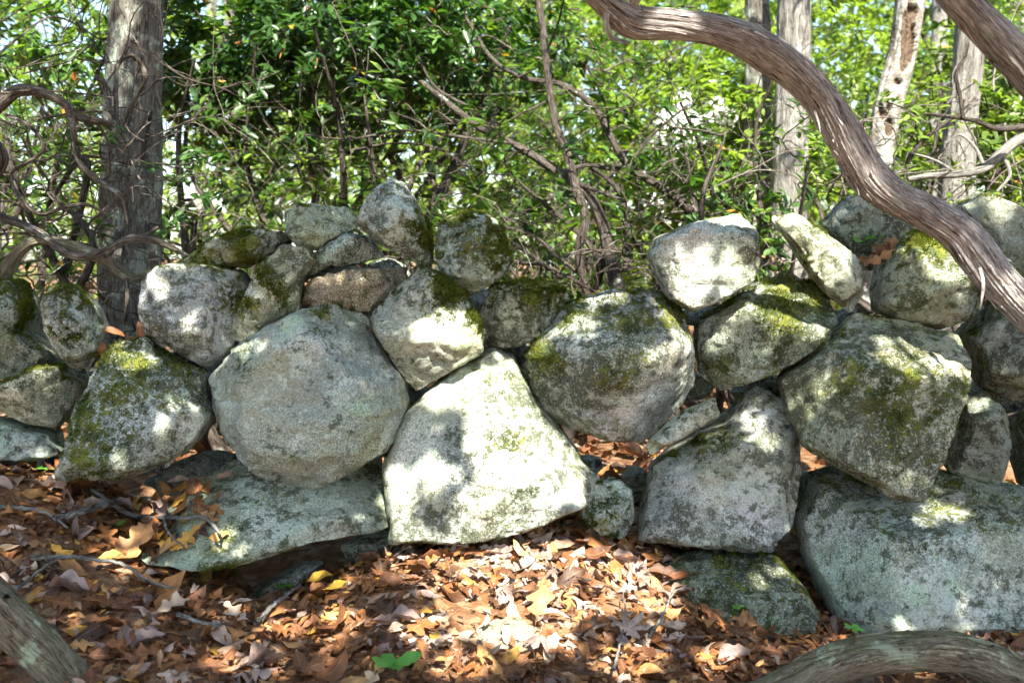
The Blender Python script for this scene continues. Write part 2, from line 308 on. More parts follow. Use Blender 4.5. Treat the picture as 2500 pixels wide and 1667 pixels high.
def stone(poly, Y, T, p=3.3, a=0.0, b=0.0, moss=0.0, mb=(), lichen=.5, lb=(), tint=(1, 1, 1), alg=0.0, label=None, name='boulder', parent=wall, cuts=12, seed=None, rough=1.0, cat=None, Tb=None, planes=(), res=None):
    seed = len(STONES) + 1 if seed is None else seed
    rng = np.random.default_rng(seed * 31 + 5)
    P2 = np.array(poly, float); cf = (P2.max(0) + P2.min(0)) / 2 * .5 + P2.mean(0) * .5; C = at(cf[0], cf[1], Y)
    pts = []
    for fx, fy in chaikin(P2):
        d = ray(fx, fy); n = np.array([-a, 1, -b]); t = ((C - CAM) @ n) / (d @ n); pts.append(CAM + d * t - C)
    pts = np.array(pts); poly2 = pts[:, [0, 2]]
    th = np.linspace(-math.pi, math.pi, 721); dx, dz = np.cos(th), np.sin(th); Rr = np.zeros(721)
    for i in range(len(poly2)):
        p0, p1 = poly2[i], poly2[(i + 1) % len(poly2)]; e = p1 - p0
        den = dx * e[1] - dz * e[0]; den = np.where(abs(den) < 1e-12, 1e-12, den)
        r = (p0[0] * e[1] - p0[1] * e[0]) / den; s = (p0[0] * dz - p0[1] * dx) / den
        Rr = np.where((s >= -1e-6) & (s <= 1 + 1e-6) & (r > 0), np.maximum(Rr, r), Rr)
    size = Rr.mean(); D, F = CS[res or (42 if size > .2 else 32 if size > .09 else 24)]
    ang = np.arctan2(D[:, 2], D[:, 0]); rho = np.hypot(D[:, 0], D[:, 2]); Rv = np.interp(ang, th, Rr) * 1.025
    Tt = np.where(D[:, 1] < 0, T, Tb or T)
    k = 1 / ((rho / Rv) ** p + (abs(D[:, 1]) / Tt) ** p) ** (1 / p); V = D * k[:, None]
    def split_face(V, n, fr):                                   # a flat broken face: pushes the front back, keeps the outline
        h = V @ n; over = np.maximum(h - h.max() * fr, 0); y = V[:, 1]
        V = V.copy(); V[:, 1] = np.where(y < .1 * T, np.minimum(y + over / max(-n[1], .3), np.maximum(y, .12 * T)), y); return V
    for _ in range(cuts):
        n = rng.normal(size=3); n[1] = -abs(n[1]) * 1.2 - .45; n /= np.linalg.norm(n); V = split_face(V, n, rng.uniform(.76, .93))
    for nx_, ny_, nz_, fr in planes:                            # the broken faces seen in the photograph
        n = np.array([nx_, -ny_, nz_]); V = split_face(V, n / np.linalg.norm(n), fr)
    N = V / np.linalg.norm(V, axis=1)[:, None]; o = C * 3.1
    dsp = .05 * size * fbm((V + o) / size * 1.3, 2, seed) + .045 * size * fbm((V + o) / size * 3.4, 3, seed + 3) * rough
    rd = 1 - abs(fbm((V * np.array([1, 1, 1.7]) + o) * 9, 3, seed + 8)); dsp += rough * (.007 * fbm((V + o) * 20, 3, seed + 5) - .009 * np.clip(rd - .86, 0, 1) / .14)
    dsp += rough * .002 * fbm((V + o) * 75, 2, seed + 6)
    front = np.clip(-D[:, 1] * 1.5 + .25, .18, 1); V = V + N * (dsp * front)[:, None]
    V[:, 1] += a * V[:, 0] + b * V[:, 2]
    poly_f = chaikin(P2); tph = np.linspace(-math.pi, math.pi, 361); ddx, ddy = np.cos(tph), np.sin(tph); Tr = np.zeros(361)
    for i in range(len(poly_f)):                                # keep the finished stone at the size it has in the photograph
        p0, p1 = poly_f[i] - cf, poly_f[(i + 1) % len(poly_f)] - cf; e = p1 - p0; den = ddx * e[1] - ddy * e[0]; den = np.where(abs(den) < 1e-9, 1e-9, den)
        r = (p0[0] * e[1] - p0[1] * e[0]) / den; s_ = (p0[0] * ddy - p0[1] * ddx) / den; Tr = np.where((s_ >= -1e-6) & (s_ <= 1 + 1e-6) & (r > 0), np.maximum(Tr, r), Tr)
    Tr = Tr * 1.022
    for _ in range(3):
        q_ = proj(V + C) - cf; ph_ = np.arctan2(q_[:, 1], q_[:, 0]); rr_ = np.hypot(q_[:, 0], q_[:, 1]); nb = 72; bi = ((ph_ + math.pi) / (2 * math.pi) * nb).astype(int) % nb
        Sr = np.zeros(nb); np.maximum.at(Sr, bi, rr_); Sr = np.maximum(Sr, 1e-3); Sr = (np.roll(Sr, 1) + 2 * Sr + np.roll(Sr, -1)) / 4; mid = (np.arange(nb) + .5) / nb * 2 * math.pi - math.pi
        rat = np.clip(np.interp(ph_, tph, Tr) / np.interp(ph_, mid, Sr, period=2 * math.pi), .7, 1.3); wgt = np.clip(rr_ / (np.interp(ph_, tph, Tr) + 1e-6), 0, 1); f_ = 1 + (rat - 1) * wgt
        V[:, 0] *= f_; V[:, 2] *= f_
    # moss and lichen amounts live on the stone
    fn = np.zeros_like(V); tri = V[F]; nn = np.cross(tri[:, 2] - tri[:, 0], tri[:, 3] - tri[:, 1])
    for q in range(4): np.add.at(fn, F[:, q], nn)
    fn /= np.linalg.norm(fn, axis=1)[:, None] + 1e-12
    bulge = np.zeros(len(V))
    W = V + C; pf = proj(W); wob = (28 * fbm(W * 9, 3, 41), 34 * fbm(W * 7, 3, 42))
    ms = moss * np.clip((fn[:, 2] - .15) * 1.4, 0, 1)
    for fx, fy, r, s in mb: ms = np.maximum(ms, s * np.exp(-((pf[:, 0] - fx + wob[0]) ** 2 + ((pf[:, 1] - fy + wob[1]) * .8) ** 2) / (r * 1.15) ** 2) * (D[:, 1] < .3))
    V = V + fn * (np.clip(ms + .9 * fbm(W * 26, 3, 77) - .45, 0, .35) * .022 * (ms > .1))[:, None]
    li = np.full(len(V), lichen)
    for fx, fy, r, s in lb: li += s * np.exp(-((pf[:, 0] - fx) ** 2 + (pf[:, 1] - fy) ** 2) / r ** 2)
    me = mesh(name, V, F, {'moss': ms, 'lichen': li, 'algae': np.full(len(V), alg), 'tint': np.tile(np.array(tint, float), (len(V), 1))})
    o_ = obj(name, me, M_STONE, parent, C, label, cat)
    # moss cushions as tiny blades
    mval = ms + 1.1 * (fbm(W * 30, 3, 77)) ; cand = np.where((mval > .5) & (D[:, 1] < .25))[0]
    if len(cand) > 25:
        dens = int(min(7500, len(cand) * 9)); ix = rng.choice(cand, dens)
        j = F[:, 0]; base = V[ix] + rng.normal(size=(dens, 3)) * size * .02; nrm = fn[ix]
        base = base - nrm * ((base - V[ix]) * nrm).sum(1)[:, None] - nrm * .001
        L = rng.uniform(.004, .0115, dens) * (.6 + np.clip(ms[ix], 0, 1)); dv = nrm + rng.normal(size=(dens, 3)) * .55; dv /= np.linalg.norm(dv, axis=1)[:, None]
        sd = np.cross(dv, rng.normal(size=(dens, 3))); sd /= np.linalg.norm(sd, axis=1)[:, None]; wd = (L * .13)[:, None]
        MV = np.stack([base - sd * wd, base + sd * wd, base + dv * L[:, None]], 1).reshape(-1, 3)
        tt = np.clip(.5 + .5 * fbm((V[ix] + C) * 17, 2, 3) + rng.normal(size=dens) * .15, 0, 1)
        obj('moss', mesh('moss', MV, np.arange(dens * 3).reshape(-1, 3), {'tint': np.repeat(tt, 3)}, False), M_MOSS, o_, kind='stuff')
    STONES.append(o_); return o_

WARM = (1.06, 1.0, .86); COOL = (.90, .99, 1.0); LAV = (1.02, .98, 1.05); DARK = (.76, .76, .74); RED = (.98, .70, .58)
# far left
stone([(-90, 700), (0, 642), (60, 650), (92, 690), (95, 770), (150, 832), (90, 856), (0, 872), (-110, 850)], .12, .2, moss=.4, mb=[(50, 690, 60, .7)], lichen=.65, tint=DARK)
stone([(92, 700), (112, 664), (172, 657), (230, 698), (252, 752), (240, 806), (200, 852), (158, 842), (124, 800), (100, 752)], -.04, .10, moss=.5, mb=[(140, 700, 40, .5), (160, 750, 40, .55)], label='leaf-shaped boulder with moss flecks')
stone([(-70, 900), (0, 880), (60, 855), (150, 832), (205, 872), (185, 930), (132, 985), (60, 972), (0, 945), (-60, 930)], .03, .18, moss=.5, tint=WARM)
stone([(-90, 960), (0, 955), (60, 965), (142, 985), (150, 1045), (60, 1065), (-90, 1070)], .02, .15, lichen=.8, tint=COOL)
stone([(262, 800), (330, 776), (400, 816), (482, 852), (500, 955), (440, 1032), (330, 1085), (262, 1104), (128, 1100), (150, 1010), (188, 912), (220, 850)], -.10, .19, b=.25, moss=.4,
      mb=[(210, 980, 85, .72), (290, 860, 85, .75), (180, 1040, 55, .7), (300, 960, 40, .6), (420, 870, 50, .55)], lichen=.55, lb=[(400, 950, 90, .25)], label='triangular boulder thick with green moss on its left side', cuts=5, planes=[(.1, .95, .3, .74), (-.7, .6, .4, .8)])
stone([(318, 700), (330, 640), (380, 608), (470, 604), (560, 622), (600, 680), (580, 760), (540, 838), (480, 852), (400, 802), (325, 765)], .06, .2, moss=.3, mb=[(540, 690, 45, .7), (520, 660, 30, .5)], lichen=.6, tint=LAV)
stone([(528, 745), (560, 680), (600, 602), (650, 566), (705, 566), (735, 600), (700, 650), (690, 715), (620, 755), (560, 790), (535, 775)], .0, .13, moss=.3, mb=[(620, 660, 32, .75), (560, 700, 30, .6)], tint=WARM)
stone([(425, 600), (490, 548), (560, 526), (650, 530), (680, 550), (655, 575), (600, 604), (520, 618), (440, 614)], .1, .12, moss=.4, mb=[(560, 540, 60, .75), (465, 585, 40, .7)], tint=(.85, .75, .68), label='flat stone with a cap of dark moss')
stone([(650, 485), (680, 468), (770, 474), (812, 486), (824, 520), (790, 545), (735, 575), (690, 574), (660, 540)], .08, .1, moss=.35, tint=(.93, 1.02, .86))
stone([(690, 655), (705, 600), (735, 570), (790, 535), (845, 540), (885, 590), (830, 608), (750, 618)], .1, .1, lichen=.8, tint=COOL)
stone([(818, 505), (850, 440), (898, 410), (932, 424), (962, 470), (992, 545), (996, 600), (976, 620), (920, 588), (870, 560), (830, 528)], .0, .13, moss=.2, mb=[(975, 520, 40, .7)], lichen=.68, p=2.3, label='egg-shaped boulder standing upright on the crest of the wall')
stone([(668, 690), (720, 634), (800, 618), (930, 610), (938, 645), (890, 690), (852, 718), (760, 712), (690, 700)], .06, .13, p=3.2, tint=RED, lichen=-.1, alg=-.06, label='flat reddish-brown slab wedged under the crest stones', planes=[(0, 1, -.3, .7)], rough=1.5)
stone([(845, 737), (905, 670), (962, 618), (988, 616), (1062, 668), (1112, 760), (1108, 812), (1030, 855), (960, 895), (928, 868)], -.07, .14, p=3.0, b=.12, moss=.3, mb=[(1030, 670, 45, .95), (1085, 740, 28, .8)], lichen=.6, tint=WARM, label='diamond-shaped boulder with moss along its upper edge', cuts=3, planes=[(-.1, .95, .28, .68), (-.15, .72, -.65, .74), (.6, .75, .35, .8)])
stone([(1000, 575), (1008, 515), (1066, 488), (1120, 494), (1160, 535), (1172, 600), (1150, 642), (1082, 678), (1040, 662), (1005, 612)], .0, .14, p=2.4, moss=.45, mb=[(1060, 515, 50, .5), (1140, 560, 42, .7)], lichen=.6, tint=COOL, label='round boulder with a mossy crown')
stone([(1102, 720), (1130, 655), (1200, 645), (1290, 658), (1314, 690), (1262, 752), (1215, 788), (1172, 802), (1120, 792)], .03, .13, moss=.45, mb=[(1240, 665, 50, .65), (1150, 670, 30, .4)], tint=WARM)
stone([(484, 862), (560, 782), (680, 716), (760, 704), (842, 724), (872, 790), (930, 860), (938, 930), (902, 1030), (800, 1087), (708, 1132), (650, 1118), (570, 1078), (512, 1000), (490, 930)], -.06, .25, p=2.8, b=.08, moss=.12,
      mb=[(745, 735, 28, .75), (560, 840, 40, .35)], lichen=.52, lb=[(800, 795, 24, .5), (560, 980, 60, .15)], tint=(1.02, 1.02, .98), alg=-.09, label='largest rounded grey boulder in the middle left', cuts=5, planes=[(.05, 1, .12, .78), (0, .75, -.65, .85)], rough=1.3)
stone([(1130, 798), (1182, 820), (1232, 918), (1312, 1010), (1378, 1100), (1345, 1162), (1222, 1216), (1080, 1248), (900, 1250), (888, 1180), (880, 1060), (930, 950), (1020, 862)], -.07, .19, p=3.0, b=.30, moss=.1,
      mb=[(1150, 960, 90, .30), (1210, 1060, 90, .28)], lichen=.62, tint=(1.08, 1.05, 1.0), alg=-.03, label='tall triangular pale boulder in full sun', cuts=4, planes=[(0, 1, .25, .72), (.65, .7, .3, .82)], rough=.8)
stone([(1190, 855), (1240, 762), (1322, 692), (1400, 670), (1500, 668), (1562, 710), (1592, 800), (1592, 880), (1562, 930), (1482, 1012), (1400, 1012), (1290, 976), (1210, 902)], -.01, .23, p=2.7, b=.18, moss=.3,
      mb=[(1440, 745, 85, .62), (1250, 820, 45, .66), (1530, 720, 55, .55), (1330, 705, 60, .55), (1430, 840, 60, .48)], lichen=.5, lb=[(1370, 685, 30, .6), (1420, 930, 80, .2)], tint=LAV, label='big round boulder streaked with moss from its top', cuts=6, planes=[(0, .6, .78, .80), (0, .85, -.5, .82)])
stone([(1488, 585), (1508, 542), (1600, 510), (1692, 489), (1738, 530), (1748, 600), (1728, 652), (1650, 692), (1590, 718), (1530, 682), (1498, 622)], -.04, .17, p=2.9, b=.05, lichen=.72, lb=[(1650, 520, 60, .35)], tint=(1.1, 1.05, 1.0), label='white sunlit boulder with a pale lichen cap', cuts=5, planes=[(.1, .4, .9, .82), (0, 1, -.05, .74)])
stone([(1598, 735), (1700, 672), (1800, 624), (1872, 658), (1922, 732), (1902, 784), (1830, 832), (1722, 882), (1660, 898), (1612, 862), (1594, 800)], .02, .2, p=2.6, b=.35, moss=.35, mb=[(1800, 700, 75, .85), (1870, 680, 50, .8), (1660, 840, 40, .4)], lichen=.45, tint=(.95, .92, .85), label='wedge boulder with a thick moss cushion on top', cuts=4, planes=[(.15, .5, .82, .60), (-.05, .95, -.3, .66), (-.75, .65, .1, .8)])
stone([(1768, 502), (1832, 488), (1902, 540), (1972, 590), (1985, 670), (1952, 718), (1900, 685), (1828, 592)], .02, .1, p=2.8, b=.2, moss=.15, lichen=.6, tint=WARM, label='long slanting pale stone beside the dry leaf clump', planes=[(.45, .5, .7, .7), (-.3, .9, -.3, .7)])
stone([(1875, 525), (1940, 448), (2022, 455), (2105, 515), (2150, 545), (2060, 600), (1990, 625), (1930, 570)], .28, .15, moss=.3, tint=(.75, .76, .70))
stone([(1998, 665), (2010, 610), (2092, 536), (2142, 528), (2204, 590), (2255, 652), (2242, 732), (2150, 758), (2060, 742), (2003, 712)], .03, .17, p=2.5, moss=.5, mb=[(2130, 550, 50, 1.), (2230, 640, 30, .6)], lichen=.55, lb=[(2170, 610, 50, .4)], tint=WARM, label='rounded boulder with a yellow moss cap under the arching trunk', planes=[(.2, .55, .8, .8)])
stone([(2180, 470), (2262, 438), (2352, 478), (2430, 520), (2430, 660), (2300, 640), (2215, 540)], .28, .2, moss=.3, lichen=.6, tint=(.85, .85, .8))
stone([(2188, 765), (2280, 690), (2352, 715), (2440, 760), (2440, 905), (2340, 925), (2250, 892), (2210, 832)], .04, .2, moss=.45, lichen=.5, tint=DARK)
stone([(1785, 865), (1870, 792), (1960, 720), (2050, 735), (2192, 765), (2228, 830), (2222, 900), (2192, 980), (2170, 1050), (2122, 1148), (2060, 1148), (1960, 1092), (1850, 1032), (1800, 950)], -.13, .25, p=3.0, b=.2, moss=.12,
      mb=[(2080, 910, 110, .55), (1960, 860, 60, .5), (2050, 1030, 70, .46), (2190, 900, 40, .5)], lichen=.48, tint=WARM, alg=.05, label='large shield-shaped boulder darkened by moss below the arching trunk', cuts=6, planes=[(.1, .5, .85, .70), (.05, 1, -.08, .72), (-.8, .6, .1, .78)])
stone([(2165, 1062), (2190, 962), (2212, 905), (2262, 898), (2312, 945), (2324, 1030), (2302, 1112), (2250, 1124), (2182, 1090)], .0, .12, lichen=.5, tint=(1., .98, .98))
stone([(2308, 960), (2352, 942), (2440, 955), (2440, 1120), (2335, 1115), (2318, 1040)], .1, .15, tint=DARK, lichen=.3)
stone([(1486, 1012), (1560, 945), (1640, 910), (1654, 958), (1600, 988), (1502, 1042), (1484, 1030)], -.2, .055, p=3.4, lichen=.55, tint=(1., .98, .88), label='small flat slab lying on the shoulder of a boulder', cuts=5, rough=.5)
stone([(1478, 1122), (1500, 1052), (1640, 962), (1732, 878), (1792, 920), (1832, 990), (1838, 1080), (1822, 1202), (1762, 1274), (1640, 1258), (1470, 1244), (1462, 1190)], -.05, .21, p=3.0, b=.15, moss=.25, mb=[(1640, 1010, 60, .35), (1790, 960, 40, .4)], lichen=.6, lb=[(1700, 1160, 90, .15)], tint=LAV, cuts=6, planes=[(0, 1, .02, .72), (-.25, .6, .75, .78), (.7, .7, .1, .85)])
stone([(1328, 1142), (1370, 1104), (1420, 1099), (1452, 1125), (1457, 1190), (1432, 1238), (1370, 1222), (1334, 1184)], -.12, .085, p=2.5, moss=.3, mb=[(1395, 1170, 40, .6)], lichen=.66, tint=COOL, label='small round cobble plugging the gap at the foot of the wall')
stone([(1500, 1310), (1540, 1275), (1620, 1258), (1760, 1268), (1835, 1330), (1895, 1420), (1900, 1470), (1800, 1475), (1700, 1450), (1560, 1400)], -.2, .17, b=.8, moss=.3, mb=[(1650, 1330, 120, .42), (1760, 1400, 80, .35)], lichen=.3, tint=(.66, .66, .54), alg=.05, label='low sloping stone half buried in leaves', Tb=.1)
stone([(1822, 1190), (1858, 1092), (1920, 1068), (2050, 1078), (2200, 1086), (2352, 1115), (2480, 1160), (2540, 1350), (2460, 1500), (2200, 1515), (1955, 1500), (1900, 1405), (1842, 1275)], -.12, .32, p=2.6, b=.35, moss=.35,
      mb=[(2150, 1130, 110, .45), (1950, 1110, 60, .4)], lichen=.55, lb=[(2050, 1390, 150, .3), (2280, 1400, 90, .2)], tint=(.96, .99, .98), alg=-.02, label='huge smooth boulder at the lower right corner of the wall', cuts=4, planes=[(0, .45, .9, .74), (-.75, .65, .15, .84), (.1, 1, 0, .82)], rough=.6)
stone([(328, 1288), (345, 1215), (400, 1150), (470, 1100), (560, 1042), (700, 1010), (862, 1030), (897, 1130), (876, 1222), (700, 1248), (560, 1298), (450, 1314)], -.15, .14, p=2.8, b=1.5, moss=.2, mb=[(520, 1260, 80, .3)], lichen=.62, lb=[(660, 1150, 110, .25)], tint=(.88, .91, .82), alg=-.02, label='broad flat slab jutting out over a dark hollow', cuts=5, rough=.6, Tb=.09)
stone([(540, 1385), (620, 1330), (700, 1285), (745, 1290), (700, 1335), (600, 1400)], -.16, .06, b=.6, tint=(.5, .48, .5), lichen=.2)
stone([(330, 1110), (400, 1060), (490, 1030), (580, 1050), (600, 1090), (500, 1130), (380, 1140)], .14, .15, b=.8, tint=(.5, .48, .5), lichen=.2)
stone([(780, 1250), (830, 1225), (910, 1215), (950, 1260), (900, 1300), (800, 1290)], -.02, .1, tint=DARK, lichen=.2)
# the wall runs on past both edges of the picture
for q, (fx, fy, rx, ry) in enumerate([(-200, 970, 110, 95), (-230, 780, 120, 100), (-420, 980, 130, 120), (-450, 750, 110, 105), (-650, 960, 120, 130), (2590, 1000, 150, 140), (2560, 760, 120, 110), (2820, 1150, 150, 160), (2830, 870, 130, 120), (2700, 1330, 140, 130)]):
    r7 = np.random.default_rng(70 + q); an = np.linspace(0, 2 * math.pi, 10)[:-1]; rr = r7.uniform(.85, 1.1, 9)
    stone([(fx + rx * c_ * math.cos(t), fy + ry * c_ * math.sin(t)) for t, c_ in zip(an, rr)], .02 + .05 * (q % 3), .2, moss=.3, lichen=.5, tint=[WARM, COOL, LAV][q % 3], res=24)
# hearting stones added behind the cracks, tinted darker to keep the gaps dark
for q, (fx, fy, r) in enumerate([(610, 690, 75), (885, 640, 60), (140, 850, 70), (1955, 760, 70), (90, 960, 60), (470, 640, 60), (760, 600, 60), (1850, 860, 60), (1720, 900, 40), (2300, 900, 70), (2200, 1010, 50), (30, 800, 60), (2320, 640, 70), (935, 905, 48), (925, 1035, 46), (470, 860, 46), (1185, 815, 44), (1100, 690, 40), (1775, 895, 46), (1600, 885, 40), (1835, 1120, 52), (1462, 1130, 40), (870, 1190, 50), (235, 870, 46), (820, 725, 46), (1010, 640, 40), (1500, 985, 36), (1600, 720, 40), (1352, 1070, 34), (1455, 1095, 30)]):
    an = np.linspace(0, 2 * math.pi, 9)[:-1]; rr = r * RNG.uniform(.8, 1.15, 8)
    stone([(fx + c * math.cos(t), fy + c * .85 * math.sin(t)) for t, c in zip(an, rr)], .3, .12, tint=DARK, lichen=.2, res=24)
stone([(1030, 1490), (1060, 1430), (1110, 1402), (1190, 1398), (1250, 1440), (1270, 1500), (1200, 1530), (1080, 1535)], -.52, .11, b=1.8, lichen=.2, tint=(.95, .82, .66), label='flat tan rock showing through the sunlit leaves before the wall', name='half_buried_rock', parent=None, cat='rock', cuts=4, rough=.5)

# ------------------------------------------------------------------ tubes: trunks, limbs, twigs
def resample(P, n):
    P = np.asarray(P, float); d = np.linalg.norm(np.diff(P[:, :3], axis=0), axis=1); t = np.concatenate([[0], np.cumsum(np.sqrt(d + 1e-9))])
    q = np.concatenate([[2 * P[0] - P[1]], P, [2 * P[-1] - P[-2]]]); out = []
    for s in np.linspace(0, t[-1], n):
        i = min(np.searchsorted(t, s, 'right') - 1, len(P) - 2); u = (s - t[i]) / (t[i + 1] - t[i])
        a, b, c, d_ = q[i], q[i + 1], q[i + 2], q[i + 3]
        out.append(.5 * (2 * b + (c - a) * u + (2 * a - 5 * b + 4 * c - d_) * u * u + (3 * b - a - 3 * c + d_) * u ** 3))
    return np.array(out)
def tube(P, rad, seg=6, detail=0.0, freq=5.0, seed=0, twist=0.0, lump=0.0):
    P = np.asarray(P, float); rad = np.asarray(rad, float); n = len(P)
    T = np.gradient(P, axis=0); T /= np.linalg.norm(T, axis=1)[:, None] + 1e-12
    u = np.cross(T[0], [.3, .9, .31]); u /= np.linalg.norm(u); U = [u]
    for i in range(1, n):
        u = u - T[i] * (u @ T[i]); u /= np.linalg.norm(u) + 1e-12; U.append(u)
    U = np.array(U); B = np.cross(T, U); L = np.concatenate([[0], np.cumsum(np.linalg.norm(np.diff(P, axis=0), axis=1))])
    ph = np.linspace(0, 2 * math.pi, seg, endpoint=False)[None, :] + (twist * L)[:, None]
    a = np.linspace(0, 2 * math.pi, seg, endpoint=False)[None, :] + 0 * ph
    bk = np.stack([np.cos(a) * rad.max(), np.sin(a) * rad.max(), L[:, None] + 0 * a], -1)
    r = rad[:, None] * np.ones((1, seg))
    if detail:
        q = np.stack([np.cos(a) * freq, np.sin(a) * freq, L[:, None] * 5 + 0 * a], -1) + seed
        r = r * (1 + detail * (1 - 2 * abs(noise(q, seed)) + .6 * noise(q * np.array([2.3, 2.3, 1.6]), seed + 1)))
    if lump:
        q = np.stack([np.cos(a) * 1.1, np.sin(a) * 1.1, L[:, None] * 7 + 0 * a], -1) + seed * 1.7
        r = r * (1 + lump * fbm(q, 2, seed + 4))
    V = P[:, None, :] + U[:, None, :] * (np.cos(ph) * r)[..., None] + B[:, None, :] * (np.sin(ph) * r)[..., None]
    i = np.arange(n * seg).reshape(n, seg); j = np.roll(i, -1, 1)
    F = np.stack([i[:-1], j[:-1], j[1:], i[1:]], -1).reshape(-1, 4)
    V = np.concatenate([V.reshape(-1, 3), P[:1], P[-1:]]); bk = np.concatenate([bk.reshape(-1, 3), bk[0, :1], bk[-1, :1]])
    z = n * seg
    c0 = np.stack([np.full(seg, z), j[0], i[0], i[0]], -1)[:, [0, 1, 2, 2]]; c1 = np.stack([np.full(seg, z + 1), i[-1], j[-1], j[-1]], -1)
    return V, F, bk, (c0[:, :3], c1[:, :3])
def limb(pts, n=None, seg=40, detail=.06, freq=4.0, seed=0, twist=0., lump=.08):
    """pts: (fx, fy, Y, width in view px) -> tube arrays in world space"""
    W = []
    for fx, fy, Y, wd in pts:
        p = at(fx, fy, Y); W.append([*p, wd * K / FPX * (Y - CAM[1]) / 2])
    S = resample(W, n or 14 * len(pts)); return tube(S[:, :3], np.maximum(S[:, 3], .0008), seg, detail, freq, seed, twist, lump)
def limb_obj(name, pts, mat, parent=None, loc=None, **kw):
    V, F, bk, _ = limb(pts, **kw); o = np.zeros(3) if loc is None else np.asarray(loc)
    return obj(name, mesh(name, V - o, F, {'bk': bk}), mat, parent)

# --- arching laurel in front of the wall, right
A0 = at(2600, 900, -.42); A0[2] = 0
arch = empty('arching_laurel', A0, 'thick shaggy-barked trunk arching over the right end of the wall', 'tree')
ARCH = [(1290, -60, -.66, 34), (1350, -20, -.60, 46), (1405, 22, -.55, 66), (1450, 50, -.52, 78), (1540, 56, -.505, 74), (1620, 66, -.49, 76), (1700, 88, -.47, 84), (1765, 124, -.45, 90), (1832, 172, -.43, 86), (1882, 225, -.41, 84), (1922, 288, -.39, 88),
        (1960, 352, -.37, 92), (2000, 410, -.35, 96), (2060, 455, -.34, 86), (2130, 492, -.33, 88), (2196, 530, -.33, 92), (2242, 582, -.33, 98), (2290, 640, -.33, 98), (2352, 702, -.34, 96), (2430, 775, -.35, 104), (2530, 900, -.38, 112), (2600, 1100, -.42, 125), (2610, 1330, -.42, 140)]
ARCH = [(a, b, c, d * .87) for a, b, c, d in ARCH]
limb_obj('trunk', ARCH, M_ARCH, arch, A0, n=420, seg=128, detail=.06, freq=5.5, seed=3, twist=1.6, lump=.10)
for q, (pts) in enumerate([[(1395, 10, -.57, 14), (1392, 55, -.58, 13), (1405, 85, -.57, 10), (1445, 100, -.55, 6)], [(2250, 615, -.37, 9), (2258, 650, -.385, 9), (2255, 685, -.385, 6), (2252, 706, -.385, 2)],
                           [(1445, 25, -.53, 20), (1465, -10, -.55, 24), (1485, -40, -.56, 20)], [(1870, 255, -.44, 8), (1880, 285, -.44, 6), (1884, 305, -.44, 3)]]):
    limb_obj('bark_strip', pts, M_ARCH, arch, A0, n=24, seg=10, detail=.1, freq=2, seed=q + 20)
def shaggy(root, pts, n, seg, count, sd, mat, loc, wmul=1.0, **kw):
    V, F, bk, _ = limb(pts, n=n, seg=seg, **kw); G3 = V[:n * seg].reshape(n, seg, 3); B3 = bk[:n * seg].reshape(n, seg, 3); rng = np.random.default_rng(sd); cen = G3.mean(1)
    for _ in range(count):
        m = int(rng.integers(10, 34)); i0 = int(rng.integers(2, n - m - 2)); a = rng.uniform(0, seg); dr = rng.normal() * .08; w0 = rng.uniform(.6, 1.7) * wmul; rows, bks = [], []; lift0, lift1 = rng.uniform(.0, .10, 2) * (rng.random(2) < .6)
        for k in range(m + 1):
            t = k / m; wd = w0 * (math.sin(math.pi * (.12 + .8 * t)) ** .6); rr = []
            for sg in (-1, 1):
                q = (a + dr * k + sg * wd) % seg; j = int(q); f = q - j; p_ = G3[i0 + k, j] * (1 - f) + G3[i0 + k, (j + 1) % seg] * f
                e = p_ - cen[i0 + k]; up = .035 + lift0 * max(0, 1 - t * 4) ** 2 * 3 + lift1 * max(0, t * 4 - 3) ** 2 * 3
                rr += [p_ + e * up, p_ + e * (up - .035)]
            rows.append([rr[0], rr[2], rr[3], rr[1]]); bks += [B3[i0 + k, int(a) % seg] + np.array([.3, .1 * _, 0])] * 4
        Q = np.array(rows).reshape(-1, 3); ii = np.arange(m)[:, None] * 4; b_ = np.arange(4)[None]; c_ = (b_ + 1) % 4
        FF = np.stack([ii + b_, ii + c_, ii + 4 + c_, ii + 4 + b_], -1).reshape(-1, 4); FF = np.concatenate([FF, [[3, 2, 1, 0], [4 * m, 4 * m + 1, 4 * m + 2, 4 * m + 3]]])
        obj('bark_strip', mesh('bark_strip', Q - loc, FF, {'bk': np.array(bks)}, False), mat, root)
shaggy(arch, ARCH, 420, 128, 170, 5, M_ARCH, A0, detail=.06, freq=5.5, seed=3, twist=1.6, lump=.10)
B0 = at(2700, 500, -.3); B0[2] = 0
lean = empty('leaning_laurel', B0, 'leaning dark trunk crossing the upper right corner', 'tree')
limb_obj('trunk', [(2120, -110, -.34, 64), (2175, -30, -.33, 68), (2236, 34, -.32, 74), (2304, 104, -.31, 82), (2366, 168, -.3, 86), (2450, 265, -.3, 94), (2600, 480, -.3, 120), (2680, 900, -.3, 140), (2690, 1300, -.3, 160)], M_ARCH, lean, B0, n=220, seg=96, detail=.08, freq=5, seed=9, twist=1.2)
C0 = at(2080, 1640, -.75); C0[2] = 0
low = empty('creeping_laurel', C0, 'mossy trunk bowed low across the bottom right corner', 'tree')
limb_obj('trunk', [(1690, 1640, -.8, 100), (1790, 1592, -.8, 96), (1880, 1540, -.79, 94), (1960, 1512, -.78, 92), (2060, 1497, -.77, 90), (2160, 1496, -.76, 92), (2250, 1514, -.75, 98), (2340, 1560, -.74, 104), (2430, 1625, -.73, 110), (2520, 1720, -.72, 120)], M_MOSSBARK, low, C0, n=260, seg=110, detail=.05, freq=6, seed=14, twist=.5, lump=.05)
